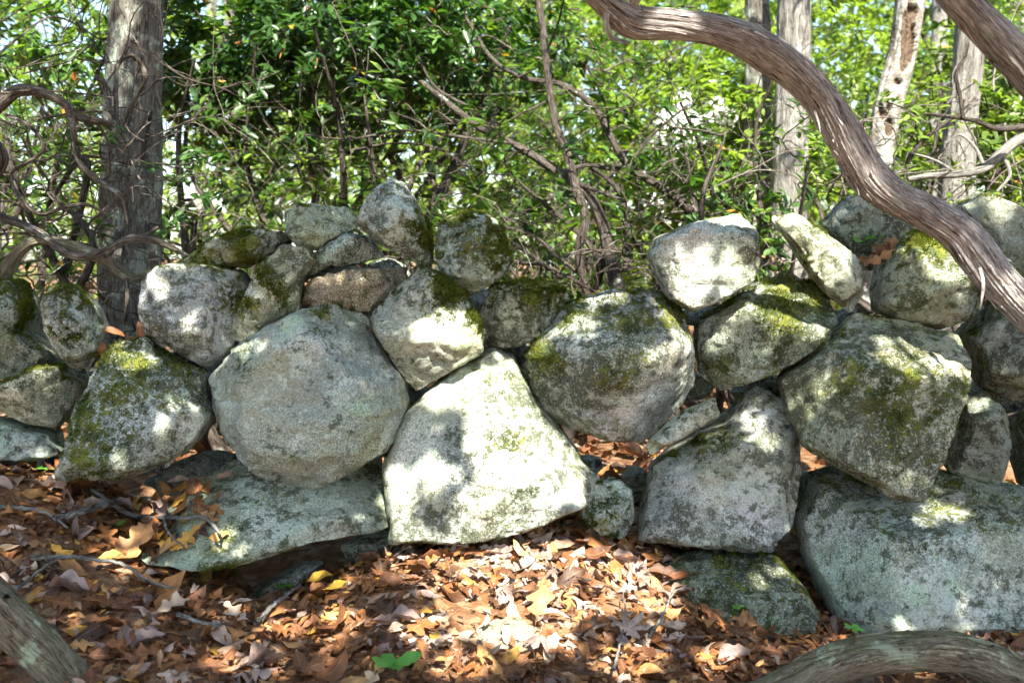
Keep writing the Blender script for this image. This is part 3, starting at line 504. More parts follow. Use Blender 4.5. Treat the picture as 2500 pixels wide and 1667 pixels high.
LOWP = [(1690, 1640, -.8, 100), (1790, 1592, -.8, 96), (1880, 1540, -.79, 94), (1960, 1512, -.78, 92), (2060, 1497, -.77, 90), (2160, 1496, -.76, 92), (2250, 1514, -.75, 98), (2340, 1560, -.74, 104), (2430, 1625, -.73, 110), (2520, 1720, -.72, 120)]
shaggy(low, LOWP, 260, 110, 90, 6, M_MOSSBARK, C0, 1.1, detail=.05, freq=6, seed=14, twist=.5, lump=.05)
D0 = at(40, 1640, -.75); D0[2] = 0
log = empty('fallen_laurel', D0, 'weathered brown log slanting out of the bottom left corner', 'log')
limb_obj('trunk', [(-160, 1285, -.8, 120), (-70, 1345, -.8, 112), (20, 1425, -.8, 104), (100, 1500, -.8, 100), (180, 1590, -.8, 98), (250, 1700, -.8, 98)], M_MOSSBARK, log, D0, n=160, seg=100, detail=.05, freq=5, seed=21, twist=.4)

# --- gnarled laurel limbs at the left
E0 = at(-120, 1000, .1); E0[2] = .2
gnarl = empty('gnarled_laurel', E0, 'tangle of gnarled laurel limbs at the left edge', 'shrub')
GN = [[(-140, 1000, .3, 60), (-60, 760, .2, 44), (-10, 660, .12, 42), (24, 605, .1, 38), (62, 562, .1, 32), (110, 552, .1, 28), (180, 572, .1, 30), (240, 597, .1, 34), (282, 630, .12, 30), (316, 640, .15, 24), (352, 630, .2, 20), (400, 660, .25, 14)],
      [(-120, 420, .3, 30), (-40, 480, .15, 26), (40, 512, .1, 24), (100, 540, .08, 22), (150, 580, .06, 22), (200, 590, .05, 22), (250, 572, .05, 20), (290, 552, .06, 20), (345, 550, .08, 18), (400, 572, .12, 16), (440, 595, .2, 10)],
      [(-60, 300, .2, 38), (0, 240, .12, 36), (42, 208, .1, 32), (100, 214, .1, 26), (150, 240, .1, 24), (180, 268, .12, 22), (220, 277, .15, 20), (262, 280, .2, 16), (266, 200, .3, 12), (270, 150, .35, 12), (300, 128, .4, 12), (326, 152, .45, 12), (334, 180, .45, 12), (318, 215, .48, 10), (300, 248, .5, 9), (282, 290, .55, 7)],
      [(155, 245, .1, 20), (168, 300, .08, 16), (180, 368, .06, 14), (222, 412, .05, 14), (270, 442, .05, 12), (286, 472, .06, 10), (292, 510, .08, 8)],
      [(10, 262, .1, 10), (60, 285, .08, 10), (95, 322, .06, 10), (90, 355, .05, 9), (30, 395, .04, 9), (30, 430, .03, 10), (60, 470, .02, 11), (95, 492, .02, 11), (150, 476, .03, 11), (200, 470, .05, 10), (245, 492, .07, 8)],
      [(240, 590, .06, 16), (290, 548, .1, 12), (330, 540, .15, 10), (362, 522, .2, 6)],
      [(262, 270, .2, 10), (245, 215, .25, 16), (236, 190, .28, 20), (222, 175, .3, 14)],
      [(215, 275, .15, 10), (250, 330, .2, 7), (252, 400, .25, 6)], [(290, 640, .12, 18), (292, 680, .1, 12), (288, 740, .1, 10)],
      [(0, 215, .05, 6), (80, 208, .02, 6), (180, 215, .02, 5), (260, 225, .05, 4)], [(-40, 160, .2, 7), (40, 90, .3, 6), (130, 40, .4, 5), (260, 110, .5, 4)]]
for q, pts in enumerate([[(a, b, c, d * .8) for a, b, c, d in g_] for g_ in GN]):
    limb_obj('limb', pts, M_MOSSBARK if q == 0 else M_TWIG, gnarl, E0, seg=28 if q < 3 else 14, detail=.08, freq=3, seed=30 + q, twist=1., lump=.16)
limb_obj('burl', [(-60, 300, .02, 30), (-30, 335, .02, 50), (-12, 362, .02, 56), (-20, 395, .02, 44), (-30, 430, .02, 34), (-50, 700, .05, 50)], M_TWIG, gnarl, E0, seg=24, detail=.1, seed=51)

# --- standing trunks behind the wall
def trunk_tree(name, pts, mat, label, cat='tree', group=None, seed=0, seg=72, detail=.06, freq=6, top=None, **kw):
    Yb = pts[-1][2]; b = at(pts[-1][0], pts[-1][1], Yb); gzb = float(gz(np.array([b[0]]), np.array([b[1]]))[0]); b[2] = gzb
    t = empty(name, b, label, cat, group)
    W = [[*at(fx, fy, Y), wd * K / FPX * (Y - CAM[1]) / 2] for fx, fy, Y, wd in pts]; W.append([b[0], b[1], gzb - .1, W[-1][3] * 1.25])
    t0, t1 = np.array(W[0]), np.array(W[1]); e = t0 + (t0 - t1) / max(.2, np.linalg.norm(t0[:3] - t1[:3])) * 1.2; top = top or 5.5
    while e[2] < top: W.insert(0, [*e[:3], max(.03, W[0][3] * .86)]); e = e + np.array([.06, .03, 1.1, 0])
    S = resample(W, 150); V, F, bk, _ = tube(S[:, :3], S[:, 3], min(seg, 56), detail, freq, seed, .15, .05)
    obj('trunk', mesh('trunk', V - b, F, {'bk': bk}), mat, t); t['top'] = [float(x) for x in W[0][:3]]
    return t
cedar = trunk_tree('cedar_tree', [(318, -30, .95, 112), (310, 150, .95, 118), (302, 330, .95, 124), (300, 520, .95, 128), (300, 690, .95, 132)], M_CEDAR, 'thick shaggy trunk rising behind the left end of the wall', seed=61, detail=.085, freq=5, top=6)
tr2 = trunk_tree('oak_tree', [(1738, -30, 2.05, 52), (1742, 130, 2.05, 56), (1738, 280, 2.05, 60)], M_CEDAR, 'dark slim trunk just behind the paler one, right of centre', seed=62)
tr3 = trunk_tree('oak_tree', [(1824, -30, 1.85, 70), (1822, 150, 1.85, 72), (1815, 330, 1.85, 78)], M_OAK, 'straight grey trunk behind the arching laurel', seed=63)
tr4 = trunk_tree('oak_tree', [(2232, -30, 1.9, 58), (2222, 150, 1.9, 64), (2205, 300, 1.9, 70), (2196, 470, 1.9, 78)], M_OAK, 'grey trunk with its foot in sun behind the right end of the wall', seed=64)
tr5 = trunk_tree('oak_tree', [(2158, -30, 6.5, 30), (2154, 200, 6.5, 34)], M_OAK, 'thin distant trunk between the dead snag and the sunlit trunk', seed=65)
SB = at(2500, 500, .9); SB[2] = .1
side = empty('dead_branch', SB, 'pale bare branch reaching in from the right edge above the wall', 'branch')
for pts in ([(2560, 420, .9, 30), (2450, 310, .9, 26), (2352, 318, .9, 24), (2300, 352, .9, 22), (2262, 386, .9, 20), (2200, 400, .88, 16), (2130, 404, .86, 13), (2085, 412, .85, 9)], [(2262, 386, .9, 10), (2240, 340, .95, 7), (2205, 310, 1.0, 6), (2170, 330, 1.0, 4)], [(2300, 352, .9, 9), (2320, 400, .85, 7), (2290, 440, .85, 5)], [(2200, 400, .88, 8), (2150, 370, .9, 6), (2090, 350, .95, 4)]):
    limb_obj('limb', pts, M_OAK, side, SB, seg=16, detail=.06, freq=2.5, seed=int(pts[0][0]) % 97, lump=.15)
SB2 = at(2520, 330, .8); SB2[2] = .1
side2 = empty('dead_branch', SB2, 'thin dark crooked branch crossing the sunlit trunk at right', 'branch')
for pts in ([(2520, 330, .8, 20), (2420, 285, .8, 17), (2352, 292, .8, 15), (2290, 296, .8, 13), (2240, 278, .8, 11), (2180, 268, .82, 8), (2120, 262, .85, 5)], [(2212, 272, .8, 9), (2205, 220, .8, 9), (2196, 170, .8, 8), (2216, 130, .8, 7), (2224, 100, .8, 5)]):
    limb_obj('limb', pts, M_STEM, side2, SB2, seg=12, detail=.06, freq=2.5, seed=int(pts[0][0]) % 97, lump=.15)
# dead snag
sn_b = at(2000, 470, 1.4); sn_b[2] = .1
snag = empty('dead_snag', sn_b, 'broken dead trunk with rotted brown hollows and peeling pale bark', 'dead tree')
SN = [(2112, -60, 1.5, 66), (2094, 0, 1.5, 66), (2084, 60, 1.49, 64), (2072, 130, 1.48, 60), (2054, 190, 1.46, 62), (2038, 250, 1.45, 62), (2028, 310, 1.44, 58), (2018, 380, 1.42, 56), (2004, 470, 1.4, 58), (1990, 640, 1.4, 62), (1985, 780, 1.4, 70)]
V, F, bk, _ = limb(SN, n=200, seg=90, detail=.05, freq=3, seed=71, lump=.14)
pf = proj(V); hol = np.zeros(len(V))
for fx, fy, rx, ry, s in [(2096, 30, 16, 22, 1), (2086, 85, 20, 65, 1), (2076, 140, 10, 25, .9), (2060, 185, 8, 8, .8), (2068, 190, 6, 6, 1), (2036, 215, 8, 8, .8), (2042, 245, 7, 8, 1), (2028, 260, 14, 12, .8), (2044, 290, 12, 22, .9), (2020, 250, 8, 16, .7)]:
    hol = np.maximum(hol, s * (((pf[:, 0] - fx) / rx) ** 2 + ((pf[:, 1] - fy) / ry) ** 2 + .5 * fbm(V * 45, 3, 5) < 1) * (V[:, 1] < np.interp(V[:, 2], [0, 2], [1.44, 1.52])))
cen = resample([[*at(fx, fy, Y), 0] for fx, fy, Y, _ in SN], 200)
ci = np.clip(np.arange(len(V)) // 90, 0, 199); V = V + (cen[ci, :3] - V) * (hol * .45 + .0)[:, None]
g = G('snag_wood'); q = g.pos(); hn = g.attr('hollow')
c = g.mix(g.step(g.noise(q, 30, 6, .65), .42, .62), (.14, .132, .108), (.31, .30, .26)); c = g.mix(g.step(g.noise(q, 20, 7, .7), .50, .60), c, (.13, .105, .08))
c = g.mix(g.step(hn, .3, .6), c, g.ramp(g.noise(g.attr('bk', True), 60, 4), [(.3, (.025, .016, .010)), (.6, (.10, .068, .042))]))
M_SNAG = g.done(g.bsdf(c, .9, g.bump(g.noise(q, 70, 5), .8, .01)))
obj('trunk', mesh('trunk', V - sn_b, F, {'bk': bk, 'hollow': hol}), M_SNAG, snag)

# ------------------------------------------------------------------ foliage helpers
def nrm(a): return a / (np.linalg.norm(a, axis=-1, keepdims=True) + 1e-12)
T8 = np.array([[0, 0, 0], [.28, -.40, .06], [.28, 0, -.03], [.28, .40, .06], [.68, -.42, .02], [.68, 0, -.07], [.68, .42, .02], [1, 0, -.10]])
F8 = np.array([[0, 2, 1], [0, 3, 2], [1, 2, 5], [1, 5, 4], [2, 3, 6], [2, 6, 5], [4, 5, 7], [5, 6, 7]])
T5 = np.array([[0, 0, 0], [.5, -.48, .06], [.5, .48, .06], [1, 0, -.08], [.5, 0, -.02]])
F5 = np.array([[0, 4, 1], [0, 2, 4], [1, 4, 3], [4, 2, 3]])
def leaves(P, D, N, L, W, near=True):
    T, F = (T8, F8) if near else (T5, F5); D = nrm(D); S = nrm(np.cross(N, D)); Nn = np.cross(D, S); n = len(P)
    V = P[:, None] + T[None, :, 0, None] * (D * L[:, None])[:, None] + T[None, :, 1, None] * (S * W[:, None])[:, None] + T[None, :, 2, None] * (Nn * L[:, None])[:, None]
    return V.reshape(-1, 3), (F[None] + (np.arange(n) * len(T))[:, None, None]).reshape(-1, 3), len(T)
def whorls(tips, axes, per, L0, rng, near=True, tint0=.5, tvar=.25, droop=.25):
    n = len(tips); P = np.repeat(tips, per, 0); A = nrm(np.repeat(axes, per, 0)); m = len(P)
    R_ = rng.normal(size=(m, 3)); S = nrm(R_ - A * (R_ * A).sum(1)[:, None]); D = nrm(S + A * rng.uniform(-.1, .7, m)[:, None] + np.array([0, 0, -droop]))
    N = nrm(A + rng.normal(size=(m, 3)) * .35 + np.array([0, 0, .5])); L = L0 * rng.uniform(.65, 1.2, m)
    V, F, k = leaves(P + A * rng.uniform(-.03, .02, m)[:, None], D, N, L, L * rng.uniform(.36, .48, m), near)
    t = np.clip(np.repeat(np.repeat(tint0 + rng.normal(size=n) * tvar * .6, per) + rng.normal(size=m) * tvar * .5, k), 0, .93)
    sp = rng.random(m) < .012; t = np.where(np.repeat(sp, k), np.repeat(rng.uniform(.95, 1, m), k), t)
    return V, F, t
def twig_net(bag, nodes, nrad, tips, rng, r0=.0035, seg=4, wob=.12):
    """attach every tip to the nearest existing node by a bent twig"""
    N = [np.asarray(n) for n in nodes]; arr = np.zeros((len(N) + len(tips) * 3, 3)); arr[:len(N)] = N; cnt = len(N)
    order = np.argsort(np.linalg.norm(tips - np.mean(N, 0), axis=1))
    for t in tips[order]:
        d = np.linalg.norm(arr[:cnt] - t, axis=1) + .25 * np.maximum(arr[:cnt, 2] - t[2], 0); i = int(np.argmin(d)); a = arr[i]; ln = np.linalg.norm(t - a)
        if ln < .02: continue
        m1 = a + (t - a) * .35 + rng.normal(size=3) * wob * ln * .7; m2 = a + (t - a) * .7 + rng.normal(size=3) * wob * ln * .7
        P = resample(np.array([a, m1, m2, t]), 5); rr = np.linspace(r0 * (1 + min(1.5, ln * 1.5)), r0 * .5, 5)
        V, F, bk, _ = tube(P, rr, seg); bag.add(V, F, bk=bk); arr[cnt:cnt + 3] = [m1, m2, t]; cnt += 3
def laurel(base, H, Rx, Ry, ntips, label, seed, stems=5, L0=.075, per=8, zlo=.35, tint0=.45, tvar=.3, mat=None, name='laurel_shrub', near=True, group='laurel shrubs behind the wall', center=None, gate=-.15, bare=30, keep=None, net=1):
    rng = np.random.default_rng(seed); base = np.array(base, float); base[2] = float(gz(base[:1], base[1:2])[0])
    t = empty(name, base, label, 'shrub', group); cen = base + np.array([0, 0, H * (zlo + 1) / 2]) if center is None else np.array(center, float)
    Rz = H * (1 - zlo) / 2; bag = Bag(); nodes = []
    for s in range(stems):
        e = cen + rng.normal(size=3) * np.array([Rx, Ry, Rz]) * .55; m = base + (e - base) * .45 + rng.normal(size=3) * np.array([.3, .3, .12]) * H * .35
        st = base + np.array([*rng.normal(size=2) * .1, -.05]); m0 = st + (m - st) * .4 + rng.normal(size=3) * .12
        S = resample(np.array([st, m0, m, m + (e - m) * .5 + rng.normal(size=3) * .15, e]), 26); r = np.linspace(.022 + .012 * rng.random(), .005, 26)
        V, F, bk, _ = tube(S, r, 8, .06, 2, seed + s, 0, .15); bag.add(V, F, bk=bk); nodes += list(S[6:])
    tips = []
    while len(tips) < ntips:
        c = rng.normal(size=(400, 3)); c = nrm(c) * rng.random((400, 1)) ** .45; q = cen + c * np.array([Rx, Ry, Rz])
        ok = (fbm(q * 1.6 + seed, 2, seed) > gate) & (q[:, 2] > .15)
        if keep is not None: ok &= keep(q)
        tips += list(q[ok])
    tips = np.array(tips[:ntips]); bare_t = cen + np.array([0, 0, -Rz * .8]) + rng.normal(size=(bare, 3)) * np.array([Rx, Ry, Rz * .5]) * .6 if bare else np.zeros((0, 3))
    bare_t = bare_t[bare_t[:, 2] > .2] if len(bare_t) else bare_t
    twig_net(bag, nodes, None, np.concatenate([tips[::net], bare_t]), rng, seg=3)
    obj('stems', bag.mesh('stems', base), M_STEM, t)
    ax = nrm((tips - cen) / np.array([Rx, Ry, Rz]) * .6 + np.array([0, 0, .8]) + rng.normal(size=tips.shape) * .4)
    V, F, tt = whorls(tips, ax, per, L0, rng, near, tint0, tvar)
    obj('foliage', mesh('foliage', V - base, F, {'tint': tt}, True), mat or M_LAUREL, t, kind='stuff')
    return t, tips

# ------------------------------------------------------------------ unseen overhead canopy, added and gapped to shape the sun patches
def inpoly(P, poly):
    x, y = P[..., 0], P[..., 1]; c = np.zeros(x.shape, bool); n = len(poly)
    for i in range(n):
        x0, y0 = poly[i]; x1, y1 = poly[i - 1]
        c ^= ((y0 > y) != (y1 > y)) & (x < (x1 - x0) * (y - y0) / (y1 - y0 + 1e-9) + x0)
    return c
LITP = [[(985, 905), (1080, 850), (1150, 832), (1188, 880), (1245, 960), (1335, 1080), (1350, 1110), (1328, 1155), (1200, 1200), (1060, 1230), (1000, 1245), (895, 1250), (888, 1180), (880, 1080), (902, 1010), (940, 950)],
        [(915, 770), (985, 700), (1050, 676), (1088, 715), (1115, 780), (1085, 830), (990, 858), (940, 860), (885, 785)],
        [(1495, 640), (1530, 596), (1620, 586), (1680, 566), (1725, 596), (1718, 655), (1640, 685), (1580, 706), (1515, 675)], [(1590, 515), (1700, 482), (1735, 510), (1640, 528)],
        [(1768, 500), (1830, 488), (1902, 542), (1965, 600), (1935, 645), (1850, 595)], [(1700, 695), (1760, 645), (1855, 645), (1912, 720), (1892, 775), (1790, 785), (1725, 755)],
        [(1598, 810), (1650, 740), (1685, 715), (1695, 740), (1655, 800), (1625, 875), (1598, 865)], [(2070, 560), (2140, 525), (2215, 600), (2235, 655), (2170, 655), (2110, 615)],
        [(2020, 770), (2180, 765), (2230, 830), (2214, 868), (2100, 862), (2025, 825)], [(1798, 955), (1830, 895), (1902, 875), (1925, 920), (1892, 995), (1858, 1012)],
        [(325, 645), (400, 608), (435, 606), (405, 645), (350, 680)], [(415, 715), (445, 715), (505, 825), (530, 800), (525, 855), (445, 835)],
        [(870, 1262), (1000, 1248), (1200, 1236), (1360, 1275), (1500, 1288), (1570, 1330), (1545, 1405), (1400, 1410), (1310, 1445), (1290, 1510), (1150, 1510), (1050, 1440), (990, 1340), (890, 1315)],
        [(1210, 840), (1300, 728), (1345, 714), (1290, 795), (1230, 875)], [(1540, 698), (1585, 760), (1596, 860), (1570, 885), (1545, 770)],
        [(1485, 25), (1595, 30), (1595, 105), (1500, 95)], [(255, -40), (345, -40), (345, 110), (265, 140)], [(1960, 340), (2010, 400), (2090, 460), (2080, 490), (2000, 440), (1950, 370)], [(2150, 500), (2210, 520), (2250, 570), (2225, 590), (2160, 530)], [(2300, 640), (2370, 690), (2340, 730), (2290, 680)], [(1725, 75), (1765, 90), (1795, 180), (1750, 150)], [(1895, 220), (1965, 335), (1930, 335), (1885, 250)]]
LITE = [(1380, 685, 60, 14), (2165, 1170, 34, 14), (2192, 1187, 38, 12), (2130, 1197, 28, 12), (2245, 1130, 24, 10), (300, 830, 50, 26), (830, 1192, 30, 18), (525, 1240, 34, 26), (110, 862, 44, 22), (2240, 950, 44, 28), (1760, 1010, 36, 24),
        (2000, 610, 30, 16), (1790, 590, 50, 30), (2300, 480, 40, 25), (2330, 640, 50, 18), (150, 1090, 60, 20), (330, 1180, 50, 16), (640, 1440, 40, 30), (500, 1520, 50, 25), (1450, 1530, 60, 30), (270, 1300, 40, 20), (880, 640, 70, 18), (1060, 1540, 70, 30)]
MOT = [([(290, 890), (425, 890), (495, 950), (445, 1025), (330, 1085), (260, 1100), (140, 1100), (290, 1000)], .02), ([(1920, 1005), (2010, 1010), (2150, 1045), (2125, 1105), (2060, 1125), (1955, 1085)], .0), ([(1960, 880), (2190, 890), (2150, 1040), (1980, 1000)], .32), ([(600, 1260), (900, 1290), (1050, 1520), (600, 1567)], .30), ([(1500, 1420), (1750, 1480), (1750, 1567), (1450, 1567)], .25), ([(1200, 850), (1590, 780), (1560, 930), (1440, 1000), (1280, 960)], .42)]
SHADE = [[(925, 965), (1050, 930), (1085, 1000), (1100, 1090), (1080, 1170), (1000, 1215), (935, 1200), (950, 1110), (900, 1050)], [(1610, 640), (1640, 600), (1665, 620), (1655, 680), (1620, 690)], [(1000, 745), (1040, 740), (1045, 790), (1010, 800)]]
UNSH = [(1005, 1080, 26, 46), (1052, 1130, 16, 42), (965, 1080, 14, 20)]
def lit(pf):
    m = np.zeros(pf.shape[:-1], bool)
    for q in LITP: m |= inpoly(pf, q)
    for q in SHADE: m &= ~inpoly(pf, q)
    for x, y, a, b in LITE + UNSH: m |= ((pf[..., 0] - x) / a) ** 2 + ((pf[..., 1] - y) / b) ** 2 < 1
    f = fbm(np.stack([pf[..., 0] / 42, pf[..., 1] / 42, 0 * pf[..., 0]], -1), 2, 3)
    for q, th in MOT: m |= inpoly(pf, q) & (f > th)
    return m
bpy.context.view_layer.update(); DG = bpy.context.evaluated_depsgraph_get()
def cast(o, d):
    ok, loc, n, *_ = SC.ray_cast(DG, Vector(o), Vector(d)); return (np.array(loc), np.array(n)) if ok else (None, None)
def surf(fx, fy, up=.0):
    h, n = cast(CAM, ray(fx, fy)); return h + n * up, n
rc = np.random.default_rng(101); tips = []
cf = np.stack([rc.uniform(-160, 2500, 12000), rc.uniform(-80, 1660, 12000)], -1); cf = cf[~lit(cf)]
for f in cf:
    h, n = cast(CAM, ray(*f))
    if h is not None and h[1] < (1.15 if f[0] < 420 else .75): tips.append(h + SUN * rc.uniform(2.3, 3.6))
    if len(tips) >= 2300: break
ins = len(tips)
while len(tips) < ins + 900:                                   # added canopy goes on out of view, thinned to leave background sunlit
    q = np.array([rc.uniform(-4.5, 4.5), rc.uniform(-4.8, .4), rc.uniform(2.4, 3.9)]); g0 = q - SUN * ((q[2] - .3) / SUN[2]); pf = proj(g0)
    if g0[1] > -2.2 and -180 < pf[0] < 2520 and g0[1] < .9: continue
    g1 = q - SUN * ((q[2] - 1.3) / SUN[2])
    if g1[1] > .8 and rc.random() < (.92 if g1[0] > .1 or g1[0] < -1.2 else .4): continue
    if fbm(q[None] * .9, 2, 4)[0] < -.12: continue
    if proj(q)[1] > -60 and q[1] > CAM[1] + .1: continue
    tips.append(q)
tips = np.array(tips); per = 7
ax = nrm(np.array([0, 0, .8]) + rc.normal(size=tips.shape) * .5); P = np.repeat(tips, per, 0); A = np.repeat(ax, per, 0); m = len(P)
Rn = rc.normal(size=(m, 3)); S = nrm(Rn - A * (Rn * A).sum(1)[:, None]); D = nrm(S + A * rc.uniform(-.1, .6, m)[:, None]); N = nrm(A + rc.normal(size=(m, 3)) * .4 + SUN * .5); L = .10 * rc.uniform(.7, 1.2, m)
keep = np.ones(m, bool)
for k in (.3, .9):
    pr = np.full((m, 2), -9999.)
    for i in range(ins * per):
        h, n = cast(P[i] + D[i] * L[i] * k, -SUN)
        if h is not None and h[1] < .8: pr[i] = proj(h)
    keep &= ~lit(pr)
V, F, k = leaves(P[keep], D[keep], N[keep], L[keep], L[keep] * .44, False)
tt = np.repeat(np.clip(.5 + rc.normal(size=keep.sum()) * .22, 0, .93), k)
obj('crown', mesh('crown', V - A0, F, {'tint': tt}), M_LAUREL, arch, kind='stuff')  # unseen leaves added overhead for shade, left out above the sunlit patches
bag = Bag(); nodes = []; top = at(1290, -60, -.66)
for e in [(-1.3, -2.0, 3.2), (1.0, -2.0, 3.4), (1.6, -1.4, 3.0), (-1.2, -3.3, 3.4), (-2.2, -1.2, 2.9), (1.8, -3.4, 3.3), (-2.6, -3.3, 3.1)]:
    e = np.array(e); st = top if e[0] < 1 else at(2120, -110, -.34)
    md = st + (e - st) * .45 + np.array([0, -.1, .35])
    S_ = resample(np.array([st, st + (md - st) * .5 + rc.normal(size=3) * .06, md, e]), 30); Vt, Ft, bk, _ = tube(S_, np.linspace(.024, .005, 30), 8, .06, 3, 5, 0, .1); bag.add(Vt, Ft, bk=bk); nodes += list(S_[8:])
twig_net(bag, nodes, None, tips[::6], rc, .0018, 3)
obj('branches', bag.mesh('branches', A0), M_TWIG, arch, kind='stuff')  # unseen limbs added to carry that canopy, kept off the sunlit patches

# ------------------------------------------------------------------ laurels and trees behind the wall
# central laurel traced from the photograph
Cb = at(1415, 700, 1.1); Cb[2] = .1
cl = empty('laurel_shrub', Cb, 'many-stemmed laurel with crooked bare limbs behind the dip in the wall', 'shrub', 'laurel shrubs behind the wall')
CL = [[(1212, -60, 1.3, 20), (1236, 0, 1.25, 22), (1250, 100, 1.2, 24), (1262, 200, 1.18, 24), (1276, 285, 1.16, 26), (1302, 352, 1.14, 28), (1322, 430, 1.12, 30), (1345, 500, 1.1, 32), (1330, 560, 1.1, 30)],
      [(840, 90, 1.9, 12), (920, 150, 1.8, 15), (1010, 222, 1.6, 18), (1100, 292, 1.5, 22), (1200, 342, 1.35, 26), (1290, 402, 1.2, 30), (1352, 450, 1.12, 34), (1385, 520, 1.1, 38), (1400, 590, 1.1, 44), (1418, 660, 1.1, 48), (1425, 760, 1.1, 52)],
      [(1070, 40, 1.7, 10), (1130, 135, 1.6, 13), (1200, 178, 1.5, 16), (1292, 196, 1.4, 18), (1365, 246, 1.35, 20), (1402, 312, 1.3, 22), (1444, 382, 1.28, 24), (1522, 432, 1.3, 28), (1580, 480, 1.35, 32), (1620, 560, 1.4, 34), (1660, 800, 1.4, 36)],
      [(1290, 395, 1.2, 14), (1350, 380, 1.22, 13), (1400, 388, 1.25, 13), (1445, 384, 1.28, 12)], [(1330, 560, 1.1, 30), (1335, 620, 1.1, 28), (1360, 700, 1.1, 30)],
      [(1290, 402, 1.2, 16), (1350, 430, 1.1, 14), (1410, 452, 1.0, 10), (1440, 462, .95, 5)], [(960, 130, 1.5, 8), (1000, 200, 1.45, 9), (1080, 250, 1.4, 11), (1150, 310, 1.35, 12), (1200, 345, 1.3, 13)],
      [(700, 310, 1.3, 6), (800, 320, 1.25, 7), (930, 300, 1.2, 8), (1060, 315, 1.2, 9), (1180, 330, 1.25, 10)], [(1255, 120, 1.2, 8), (1280, 60, 1.1, 6), (1300, -20, 1.0, 5)], [(1262, 230, 1.2, 9), (1200, 260, 1.15, 7), (1130, 290, 1.1, 6), (1010, 268, 1.1, 5)],
      [(1444, 382, 1.28, 10), (1480, 330, 1.3, 8), (1510, 300, 1.3, 7), (1580, 240, 1.35, 5)], [(1400, 312, 1.3, 9), (1390, 240, 1.25, 7), (1350, 160, 1.2, 6), (1330, 140, 1.2, 4)], [(1110, 560, 1.0, 10), (1180, 600, .95, 12), (1250, 610, .9, 12), (1330, 650, .9, 12), (1400, 690, 1., 10)],
      [(1100, 500, 1.1, 8), (1180, 560, 1.1, 10), (1240, 600, 1.05, 12), (1290, 640, 1., 12)], [(1160, 520, .9, 8), (1230, 545, .9, 10), (1280, 590, .9, 12), (1320, 620, .9, 10)], [(780, 350, 1.3, 6), (900, 330, 1.3, 7), (1000, 340, 1.2, 7), (1100, 400, 1.1, 6)]]
nodes = []
for q, pts in enumerate(CL):
    V, F, bk, _ = limb([(a, b, c_, d * .70) for a, b, c_, d in pts], seg=16, detail=.07, freq=2.5, seed=200 + q, lump=.14); obj('limb', mesh('limb', V - Cb, F, {'bk': bk}), M_STEM, cl)
    Wp = resample([[*at(a, b, c), 0] for a, b, c, _ in pts], 20)[:, :3]; nodes += list(Wp)
rl = np.random.default_rng(55); bag = Bag(); tp = []
while len(tp) < 300:
    f = np.array([rl.uniform(780, 1640), rl.uniform(-60, 660)]); Y = rl.uniform(.75, 2.2)
    if rl.random() < .7 and f[1] < 180: continue
    tp.append(at(*f, Y))
tp = np.array(tp); tp = tp[tp[:, 2] > .25]; twig_net(bag, nodes, None, tp, rl, .0028, 4, .2); obj('twigs', bag.mesh('twigs', Cb), M_TWIG, cl)
lt = tp[tp[:, 2] > .95][::2]
V, F, tt = whorls(lt, nrm(rl.normal(size=lt.shape) * .4 + np.array([0, 0, 1])), 7, .07, rl, True, .5, .3); obj('foliage', mesh('foliage', V - Cb, F, {'tint': tt}), M_LAUREL, cl, kind='stuff')

c = at(700, 130, 1.9)
laurel((c[0], 1.9, 0), 2, .95, .55, 900, 'dense dark green laurel hanging over the left half of the wall', 300, 6, .062, 9, .5, .28, .22, center=c, gate=-.3, bare=20, net=2)
c = at(980, 60, 2.6)
laurel((c[0], 2.6, 0), 2, .9, .5, 700, 'dark laurel behind the egg-shaped boulder', 301, 5, .060, 9, .5, .34, .25, center=c, bare=16, net=2)
c = at(80, 120, 1.8)
laurel((c[0] - .3, 1.8, 0), 2, .65, .5, 210, 'laurel left of the shaggy trunk', 302, 5, .062, 8, .5, .6, .3, center=c, bare=110)
c = at(1620, 380, 2.3)
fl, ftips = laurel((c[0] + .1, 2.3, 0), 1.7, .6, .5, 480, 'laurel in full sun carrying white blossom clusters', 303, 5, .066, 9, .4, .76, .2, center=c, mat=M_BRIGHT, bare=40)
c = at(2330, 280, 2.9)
laurel((c[0], 2.9, 0), 1.7, .65, .5, 360, 'sunlit laurel at the right edge behind the wall', 304, 5, .06, 8, .4, .66, .3, center=c, bare=160, mat=M_BRIGHT)
